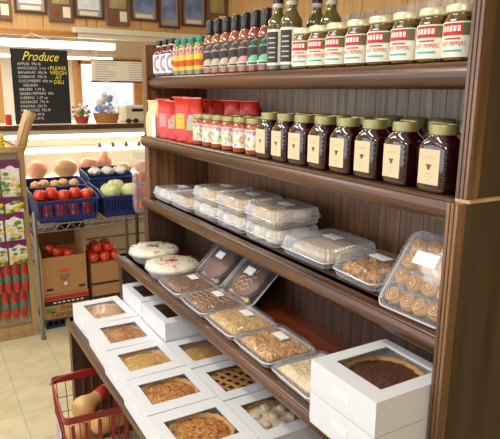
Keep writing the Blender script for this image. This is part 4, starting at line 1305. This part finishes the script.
# ------------------------------------------------------------------ cartons under the wire shelf
def carton(lab, loc, w, d, h, group=None, flaps=0.0, prints=None):
    """w along y, d along -x; front face at x=0"""
    t = thing('cardboard_box', lab, 'box', loc, 0, group)
    th = .005; b = MB(); y = w / 2
    b.box(-th, 0, -y, y, 0, h).box(-d, -d + th, -y, y, 0, h).box(-d + th, -th, -y, -y + th, 0, h).box(-d + th, -th, y - th, y, 0, h)
    b.box(-d + th, -th, -y + th, y - th, 0, th)
    b.obj('carton', 'carton', t)
    if flaps:
        f = MB()
        f.box(-d - .004, -d + .002, -y, y, h, h + flaps)
        f.obj('flap', 'cartonin', t)
        for s in (-1, 1):
            f = MB(); f.loft([[(-d, s * y, h), (-.01, s * y, h), (-.01, s * (y - .004), h), (-d, s * (y - .004), h)], [(-d, s * (y + .012), h + flaps * .95), (-.01, s * (y + .012), h + flaps * .8), (-.01, s * (y + .008), h + flaps * .8), (-d, s * (y + .008), h + flaps * .95)]], smooth=False)
            f.obj('flap', 'carton', t)
    else:
        MB().box(-d, 0, -y, y, h, h + .004).obj('lid', 'carton', t)
    if prints:
        b = MB(); prints(b, y, h); b.obj('printing', ['inkblack', 'inkred', 'inkorange', 'leaf', 'sticker'], t)
    return t
e = .0008
def pr_low(b, y, h):
    b.box(0, e, -y, y, h * .80, h * .97, 1).box(0, e, -y, y, h * .58, h * .78, 0)
    f = lambda oy, oz: (lambda u, v: (e * 1.5, oy - .025 + u, oz + v))
    b.text('Fresh', .05, f(0.03, h * .43), 0, 'CENTER', .2, .1).text('Tomatoes', .06, f(.02, h * .17), 0, 'CENTER', .2, .22)
    b.box(0, e, -y + .01, -y + .07, h * .25, h * .48, 3)
    for k in range(7): b.box(e, e * 1.4, -.09 + k * .03, -.072 + k * .03, h * .66, h * .71, 4)
def pr_up(b, y, h):
    b.add([(e, -.005 + .04 * math.cos(k * .628), h * .62 + .014 * math.sin(k * .628)) for k in range(10)], [tuple(range(10))], 2)
    for k in range(3): b.box(0, e, -.035, .03 - .01 * k, h * (.47 - k * .06), h * (.49 - k * .06), 0)
    b.add([(e, .0 + .012 * math.cos(k * .628), h * .25 + .012 * math.sin(k * .628)) for k in range(10)], [tuple(range(10))], 4)
    b.box(0, e, -y + .015, -y + .06, h * .1, h * .16, 0).box(0, e, y - .06, y - .015, h * .1, h * .16, 0)
cy = -.103
b = MB()
b.box(-.30, 0, -.14, .14, 0, .006); 
for s in (-1, 1): b.box(-.30, 0, s * .14 - .004, s * .14 + .004, 0, .066)
b.box(-.004, .002, -.14, .14, 0, .02).box(-.004, .002, -.14, .14, .05, .066)
for k in range(8): b.box(-.004, .002, -.14 + k * .0385, -.13 + k * .0385, .02, .05)
b.box(-.302, -.296, -.14, .14, 0, .066)
o = b.obj('plastic_crate', 'deepblue'); o.location = (-1.40, cy, 0); tag(o, 'dark blue plastic crate under the tomato cartons', 'crate')
carton('closed tomato carton with red and black bands under the plain open carton', (-1.39, cy, .068), .295, .30, .165, None, 0, pr_low)
carton('open plain brown carton with a small orange logo, on top of the banded carton', (-1.40, cy, .2395), .285, .29, .255, None, .115, pr_up)
for i, (dx, dy) in enumerate(((-.08, .05), (-.10, -.02), (-.17, .03), (-.18, -.05))):
    inst(tm, 'tomato in the open brown carton, %s' % ['front right', 'front middle', 'rear right', 'rear left'][i], (-1.40 + dx, cy + dy, .452 + .012 * (i % 2)), rz=i, group='tomatoes in the open carton')
b = MB().box(-.24, -.02, -.13, .13, 0, .19); o = b.obj('paper_liner', 'cartonin'); o.location = (-1.40, cy, .2455); tag(o, 'brown paper liner inside the open carton under the tomatoes', 'liner')
def pr_side(b, y, h):
    b.box(0, e, -y, y, h * .30, h * .42, 0).box(0, e, -y, y, h * .62, h * .66, 0)
carton('taller brown carton of red tomatoes beside the carton stack', (-1.42, .185, 0), .215, .33, .40, None, 0, pr_side)
for k in range(12):
    inst(tm, 'tomato heaped on the taller brown carton beside the stack', (-1.462 - .082 * (k // 3), .108 + .077 * (k % 3), .406), rz=k, group='tomatoes on the taller carton')
for k in range(4):
    inst(tm, 'tomato on the second layer of the heap on the taller carton', (-1.50 - .082 * (k // 2), .145 + .078 * (k % 2), .462), rz=k, group='tomatoes on the taller carton')
# black tray hung under the wire shelf
b = MB(); b.box(-.16, 0, -.085, .085, 0, .012).box(-.16, -.15, -.085, .085, 0, .10).box(-.01, 0, -.085, -.06, 0, .10).box(-.01, 0, .06, .085, 0, .10).box(-.01, 0, -.03, .03, 0, .07).box(-.16, 0, -.085, -.078, 0, .10).box(-.16, 0, .078, .085, 0, .10)
o = b.obj('black_crate', 'black'); o.location = (-1.66, .02, .60); tag(o, 'black plastic crate hung under the wire shelf', 'crate')

# ------------------------------------------------------------------ seed rack on the left
rk = thing('seed_rack', 'pale wooden display rack hung with bulb packets on the left', 'rack', (-1.36, -.58, 0))
RW = .27
MB().box(-.035, .015, RW - .032, RW, 0, 1.20, 0, .003).obj('post', 'rackpine', rk)
MB().box(-.035, .015, -RW, -RW + .032, 0, 1.20, 0, .003).obj('post', 'rackpine', rk)
MB().box(-.03, .012, -RW + .03, RW - .03, .02, .08, 0, .003).obj('base_rail', 'rackpine', rk)
MB().box(-.03, .012, -RW, RW, 1.20, 1.232, 0, .003).obj('top_rail', 'rackpine', rk)
MB().box(-.05, -.036, -RW, RW, .06, 1.22).obj('back_board', 'greyback', rk)
MB().box(-.30, .02, -RW - .01, RW + .0, 0, .02, 0, .002).obj('base_board', 'rackpine', rk)
b = MB()
for z in (1.155, .935, .845, .665, .52, .305):
    b.tube([(-.02, -RW + .03, z), (-.02, RW - .03, z)], .004, 8)
b.obj('hanging_rods', 'wiregrey', rk)
b = MB(); b.loft([[(-.034, RW - .03, 1.22), (-.026, RW - .03, 1.22), (-.026, RW - .008, 1.22), (-.034, RW - .008, 1.22)], [(-.034, RW - .26, 1.36), (-.026, RW - .26, 1.36), (-.026, RW - .24, 1.365), (-.034, RW - .24, 1.365)]], smooth=False)
b.obj('brace', 'pine', rk)
for s in (-.12, .0):
    pass
def make_packet(w, h, v):
    t = thing('bulb_packet', 'x', 'packet')
    b = MB(); R_ = random.Random(v)
    b.loft([[(-.004 - bu, -w / 2, z), (.004 + bu, -w / 2 + .004, z), (.006 + bu * 1.6, 0, z), (.004 + bu, w / 2 - .004, z), (-.004 - bu, w / 2, z)] for z, bu in ((-h, 0), (-h + .01, .003), (-h * .5, .008), (-.03, .003), (0, 0))], smooth=True)
    b.obj('pouch', 'bagwhite', t)
    MB().box(.0065, .0095, -w / 2, w / 2, -.040, .004).obj('header_band', 'purple', t)
    p = MB()
    for k in range(7):
        p.blob((.016, R_.uniform(-.4, .4) * w, -h + R_.uniform(.12, .62) * h), .004, .016, .011, 0, 1, .4, None, k)
    for k in range(9):
        p.blob((.0145, R_.uniform(-.42, .42) * w, -h + R_.uniform(.06, .7) * h), .004, .020, .012, 1, 1, .5, None, k + 9)
    p.obj('flower_print', ['petal', 'leaf'], t)
    return t
pk = [make_packet(.112, .215, 1), make_packet(.112, .10, 2), make_packet(.112, .175, 3), make_packet(.112, .15, 4)]
rows = [(1.145, 0, 'top'), (.925, 1, 'second'), (.828, 2, 'third'), (.648, 3, 'fourth')]
for (z, v, nm) in rows:
    for c in range(4):
        y = -.395 - c * .118 + (.006 if v % 2 else -.004)
        inst(pk[v], 'bulb packet with purple header and yellow flowers, %s row, %s from the right' % (nm, ORD[c]), (-1.352 + .004 * (c % 2), y, z), math.radians(rnd.uniform(-4, 4)), 'bulb packets on the rack')
def make_redbag():
    t = thing('mesh_bag', 'x', 'bag')
    b = MB(); b.loft([rr(.012, .018, .005, -.20, 4), rr(.022, .034, .010, -.185, 4), rr(.026, .042, .012, -.10, 4), rr(.018, .030, .008, -.02, 4), rr(.008, .014, .003, 0, 4)]); b.obj('netting', 'redbag', t, 60)
    MB().loft([rr(.0265, .0425, .012, -.12, 4), rr(.0265, .0425, .012, -.09, 4)], cap0=False, cap1=False).obj('band', 'tealcap', t)
    return t
rbg = make_redbag()
for c in range(6):
    inst(rbg, 'narrow red mesh bag with green band, upper row, %s from the right' % ORD[c], (-1.345, -.365 - c * .050, .515), 0, 'red mesh bags on the rack')
for c in range(5):
    inst(rbg, 'narrow red mesh bag with green band, lower row, %s from the right' % ORD[c], (-1.352, -.385 - c * .052, .335), 0, 'red mesh bags on the rack')
t = thing('yellow_box', 'small yellow box with dark dots on top of the rack', 'box', (-1.362, -.455, 1.2328))
MB().box(-.02, .018, -.04, .04, 0, .075, 0, .002).obj('carton', 'yellow', t)
b = MB()
for i in range(4):
    for j in range(3): b.box(.018, .0188, -.03 + i * .018, -.022 + i * .018, .012 + j * .02, .02 + j * .02)
b.obj('dots', 'inkblack', t)
# rolled paper leaning above the rack
t = thing('paper_roll', 'rolled tan kraft paper leaning behind the rack in front of the chalkboard', 'roll', (0, 0, 0))
b = MB(); b.tube([(-1.48, -.375, 1.0), (-1.485, -.315, 1.20), (-1.485, -.265, 1.36), (-1.485, -.232, 1.438)], [.032, .034, .036, .038], 12); b.obj('outer_sheet', 'pine', t)
b = MB()
for k in range(3): b.tube([(-1.455 - .01 * k, -.388 + .018 * k, 1.0), (-1.457 - .01 * k, -.328 + .018 * k, 1.20), (-1.455 - .01 * k, -.272 + .018 * k, 1.37), (-1.455 - .008 * k, -.238 + .014 * k, 1.43)], .006, 6)
b.obj('paper_edge', 'carton', t)

# ------------------------------------------------------------------ deli case
dc = thing('deli_case', 'cream refrigerated deli case with lit glass front behind the bins', 'display case', (-2.35, .6, 0))
DY0, DY1 = -1.35, 1.05
b = MB(); b.box(-.30, .33, DY0, DY1, .08, .86, 0, .01).box(-.28, .29, DY0 + .02, DY1 - .02, 0, .08)
b.obj('cabinet', 'delicream', dc)
b = MB()
for z in (.30, .42, .54, .66): b.box(.328, .338, DY0, DY1, z, z + .014, 0, .002)
b.box(.325, .345, DY0, DY1, .83, .875, 0, .004)
b.obj('trim_strips', 'deliline', dc)
b = MB(); b.box(-.30, -.285, DY0, DY1, .86, 1.25).box(-.285, .31, DY0, DY1, .86, .905)
b.box(-.30, .33, DY0, DY0 + .02, .86, 1.25).box(-.30, .33, DY1 - .02, DY1, .86, 1.25)
b.obj('liner', 'deliwhite', dc)
MB().box(-.285, .05, DY0 + .02, DY1 - .02, 1.105, 1.118).obj('inner_shelf', 'deliwhite', dc)
MB().box(.06, .12, DY0 + .03, DY1 - .03, 1.205, 1.232, 0, .006).obj('case_tube', 'caselamp', dc)
MB().box(.02, .06, DY0 + .03, DY1 - .03, 1.088, 1.104, 0, .004).obj('case_tube', 'caselamp', dc)
MB().box(.318, .324, DY0 + .01, DY1 - .01, .875, 1.245).obj('front_glass', 'deliglass', dc)
MB().box(-.34, .34, DY0 - .01, DY1 + .01, 1.25, 1.318, 0, .004).obj('counter_top', 'delicream', dc)
MB().box(.336, .356, DY0 - .01, DY1 + .01, 1.286, 1.322, 0, .003).obj('counter_edge', 'wood_x', dc)
area('case_lamp', (-2.26, .45, 1.20), (0, 0, 0), .05, 2.0, 4, WARM)
def meat(nm, lab, y, x, sx, sy, sz, m, seed):
    t = thing(nm, lab, 'meat', (x, y, .906), 0, 'meats in the deli case')
    b = MB(); b.blob((0, 0, sz), sx, sy, sz, sub=3, jit=.12, seed=seed); b.obj('meat_body', m, t)
meat('ham', 'square pink ham at the left end of the deli case', -.105, -2.15, .06, .075, .072, 'meat1', 1)
meat('turkey_breast', 'tan turkey breast between the two pink hams in the deli case', .105, -2.15, .07, .088, .075, 'meat2', 2)
meat('ham', 'pink ham to the right of the tan turkey breast in the deli case', .285, -2.15, .065, .082, .075, 'meat1', 3)
meat('round_ham', 'round pink ham standing tallest in the deli case', .42, -2.17, .055, .055, .094, 'meat1', 4)
meat('meat_roll', 'small tan meat roll toward the right in the deli case', .56, -2.13, .06, .065, .05, 'meat2', 5)
meat('meat_roll', 'small pink meat roll at the right end of the deli case', .72, -2.13, .06, .07, .055, 'meat1', 6)
for i in range(4):
    t = thing('price_holder', 'black clip price tag on the inner shelf edge, %s from the left' % ORD[i], 'price tag', (-2.297, .42 + i * .112, 1.119), 0, 'price tags in the deli case')
    MB().loft([[(.0, -.014, 0), (.012, -.014, 0), (.012, .014, 0), (0, .014, 0)], [(.003, -.004, .035), (.006, -.004, .035), (.006, .004, .035), (.003, .004, .035)]], smooth=False).obj('clip', 'black', t)
    MB().box(.0062, .008, .016, .085, .004, .03).obj('card', 'pale', t)

# on the counter
CZ = 1.3185
fpot = thing('flower_pot', 'small pot of pink and white flowers on the counter beside the chalkboard', 'plant', (-2.24, .275, CZ))
MB().lathe([(.035, 0), (.045, .005), (.055, .05), (.05, .05), (.042, .045)], 18).obj('pot', 'inkred', fpot)
fb = MB(); R_ = random.Random(5)
for k in range(26):
    a, r = R_.uniform(0, 6.28), R_.uniform(.0, .065)
    fb.blob((r * math.cos(a), r * math.sin(a), R_.uniform(.05, .1)), .014, .014, .009, 0, 1, .5, None, k)
fb.obj('leaves', 'leaf', fpot)
fb = MB()
for k in range(20):
    a, r = R_.uniform(0, 6.28), R_.uniform(.01, .065)
    fb.blob((r * math.cos(a), r * math.sin(a), R_.uniform(.075, .15)), .013, .013, .010, k % 2, 1, .4, None, k)
fb.obj('blossoms', ['pinkbloom', 'bagwhite'], fpot)
wb = thing('wicker_basket', 'oval wicker basket with a wrapped blue and white gift on the counter', 'basket', (-2.25, .475, CZ))
b = MB(); b.loft([[(.06 * math.cos(a) * k, .105 * math.sin(a) * k, z) for a in [2 * PI * i / 40 for i in range(40)]] for k, z in ((.8, 0), (.92, .03), (1.0, .065), (1.04, .075), (.98, .075), (.9, .03), (.75, .012))]); b.obj('weave', 'wicker', wb, 50)
gw = thing('wrapped_gift', 'clear wrapped gift with blue bow standing in the wicker basket', 'gift', (-2.25, .475, CZ + .015))
gw.scale = (1.15, 1.15, 1.15)
b = MB(); b.loft([[(.045 * k * math.cos(a) * (1 + .06 * math.sin(7 * a)), .085 * k * math.sin(a) * (1 + .06 * math.sin(7 * a)), z) for a in [2 * PI * i / 42 for i in range(42)]] for k, z in ((.85, .0), (1.05, .07), (1.0, .14), (.7, .21), (.25, .25), (.45, .275))]); b.obj('wrapping', 'wrap', gw, 60)
b = MB(); R_ = random.Random(9)
for k in range(22):
    b.blob((R_.uniform(-.018, .03), R_.uniform(-.062, .062), .03 + .15 * R_.random()), .016, R_.uniform(.014, .028), R_.uniform(.014, .03), 1 if k % 5 < 2 else 0, 2, .4, None, k)
b.obj('filling', ['bagwhite', 'bowblue'], gw)
rg = thing('label_printer', 'low beige printer on the counter at the right, dark slot on its front', 'printer', (-2.28, .74, CZ))
MB().box(-.13, .09, -.125, .16, .0, .135, 0, .012).obj('case', 'beige', rg)
MB().box(.088, .092, -.07, .13, .088, .112).obj('paper_slot', 'black', rg)
sn = thing('eyeglasses', 'dark eyeglasses lying on the counter in front of the beige printer', 'glasses', (-2.10, .64, CZ))
b = MB()
for s in (-1, 1): b.tube([(.0, s * .03 + .022 * math.cos(a), .018 + .016 * math.sin(a)) for a in [2 * PI * k / 14 for k in range(14)]], .003, 6, 0, True)
b.tube([(0, -.008, .022), (0, .008, .022)], .003, 6); b.tube([(0, -.052, .02), (-.1, -.05, .01)], .003, 6); b.tube([(0, .052, .02), (-.1, .05, .01)], .003, 6)
b.obj('frame', 'black', sn)
b = MB()
for s in (-1, 1): b.add([(.0, s * .03 + .021 * math.cos(a), .018 + .015 * math.sin(a)) for a in [2 * PI * k / 14 for k in range(14)]], [tuple(range(14))])
b.obj('lenses', 'darklabel', sn)
o = MB().lathe([(.02, 0), (.022, .004), (.022, .07), (.02, .074)], 18).obj('red_tin', 'inkred'); o.location = (-2.2, -.27, CZ); tag(o, 'small red tin on the counter left of the chalkboard', 'tin')

# chalkboard
cb = thing('chalkboard', 'black produce price chalkboard with chalk lettering hung in front of the deli', 'sign', (-2.2, 0, 0))
B0 = Vector((0, -.2215, 1.320)); BW, BH = .405, .545
MB().box(-.012, 0, B0.y, B0.y + BW, B0.z, B0.z + BH, 0, .002).obj('board', 'chalk', cb)
b = MB()
fb_ = lambda ox, oz: (lambda u, v: (.0012, B0.y + ox * BW + u, B0.z + (1 - oz) * BH + v))
b.text('Produce', .092, fb_(.50, .10), 1, 'CENTER', .45, .26)
lines = ['APPLES  99¢ lb', 'AVOCADO  2 for 1', 'BANANAS  49¢ lb', 'CABBAGE  59¢ lb', 'CUCUMBERS  69¢ ea', '    SQUASH', 'GRAPES  1.99 lb', 'GREEN PEPPERS  89¢', 'ICEBERG  1.29 ea', 'ORANGES  79¢ lb', 'ONIONS  69¢ lb', 'POTATOES  59¢ lb', 'PLUMS  1.49 lb', 'PEARS  1.29 lb']
for k, l in enumerate(lines):
    kk = .20 + k * .056
    b.text(l, .027, (lambda f: (lambda u, v: f(u, v + u * .02)))(fb_(.10, kk)), 0, 'LEFT', .05)
for k, l in enumerate(('PLEASE', 'WEIGH', 'AT', 'DELI')):
    b.text(l, .038, fb_(.81, .245 + k * .062), 1, 'CENTER', .05, .125)
b.obj('chalk_lettering', ['chalkwhite', 'chalkyellow'], cb)
b = MB()
for (oy, yy) in ((.08, -.25), (.92, .26)):
    b.tube([(-.006, B0.y + oy * BW, B0.z + BH - .005), (-.10, B0.y + oy * BW + (.03 if oy < .5 else -.03), B0.z + BH + .06), (-.27, B0.y + .5 * BW, 2.0)], .003, 6)
b.obj('hanging_cord', 'pale', cb)

# menu board hung from the header
mn = thing('menu_board', 'white menu board with two columns of grey lines hung under the header', 'sign', (-2.40, .415, 1.648))
MB().box(-.01, 0, 0, .56, 0, .165, 0, .002).obj('board', 'pale', mn)
b = MB(); b.box(-.012, .002, -.006, .566, -.010, .002).box(-.012, .002, -.006, .566, .163, .172); b.obj('frame', 'darklabel', mn)
b = MB(); R_ = random.Random(2)
for c in (0.03, .31):
    for k in range(8):
        z = .148 - k * .0185
        b.box(0, .0008, c, c + R_.uniform(.10, .19), z - .0018, z + .0018)
b.obj('printed_lines', 'deliline', mn)
b = MB()
for y in (.05, .5): b.tube([(-.005, y, .17), (-.07, y, .33)], .003, 6)
b.obj('hanging_cord', 'pale', mn)

# framed pictures and plaques on the header
def frame_(y0, y1, z0, z1, lab, pic, fr='framewood', plate=None, emblem=False):
    t = thing('framed_picture' if not emblem else 'award_plaque', lab, 'picture' if not emblem else 'plaque', (-2.498, (y0 + y1) / 2, z0), 0, 'frames on the header wall')
    w, h = y1 - y0, z1 - z0; fw_ = .018
    if not emblem:
        b = MB(); b.box(0, .022, -w / 2, w / 2, 0, fw_, 0, .003).box(0, .022, -w / 2, w / 2, h - fw_, h, 0, .003).box(0, .022, -w / 2, -w / 2 + fw_, fw_, h - fw_, 0, .003).box(0, .022, w / 2 - fw_, w / 2, fw_, h - fw_, 0, .003)
        b.obj('frame', fr, t)
        MB().box(0, .008, -w / 2 + fw_, w / 2 - fw_, fw_, h - fw_).obj('mat_board', 'matgrey', t)
        MB().box(.008, .011, -w / 2 + .035, w / 2 - .035, .072, h - .03).obj('picture', pic, t)
        if plate: MB().box(.008, .012, -w / 2 + .045, w / 2 - .045, .026, .056).obj('name_plate', 'plate', t)
    else:
        MB().box(0, .022, -w / 2, w / 2, 0, h, 0, .005).obj('board', 'plaque', t)
        MB().box(.022, .026, -w / 2 + .03, w / 2 - .03, .135, h - .02).obj('picture', pic, t)
        b = MB().lathe([(0, 0), (.028, 0), (.030, .004), (.0, .006)], 20)
        b.v = [(.022 + z, -w * .22 + x, .075 + y) for x, y, z in b.v]
        b.obj('medal', 'meatbronze', t)
        MB().box(.022, .025, w * .08, w * .38, .035, .115).obj('name_plate', 'plate', t)
frame_(-.335, -.145, 2.085, 2.42, 'plaque at the far left of the header wall, pale plate at its lower right', 'photo3', emblem=True)
frame_(-.125, .112, 2.148, 2.46, 'dark framed certificate second from the left on the header wall', 'photo1', plate=True)
frame_(.122, .312, 2.098, 2.44, 'plaque between two framed certificates above the chalkboard', 'photo3', emblem=True)
frame_(.322, .562, 2.138, 2.46, 'framed pale picture with name plate above the left of the menu board', 'photo1', plate=True)
frame_(.578, .775, 2.098, 2.44, 'plaque with gold picture above the menu board', 'photo3', emblem=True)
frame_(.790, 1.030, 2.150, 2.46, 'framed blue picture with name plate above the far end of the shelf', 'photo2', plate=True)
frame_(1.040, 1.235, 2.11, 2.44, 'small frame left of the dark blue picture behind the sauce bottles', 'photo2')
frame_(1.255, 1.490, 2.135, 2.42, 'framed dark blue picture behind the yellow label bottles', 'photo2', plate=True)
frame_(1.500, 1.70, 2.13, 2.42, 'gold picture frame at the right end of the header wall', 'photo3', emblem=True)
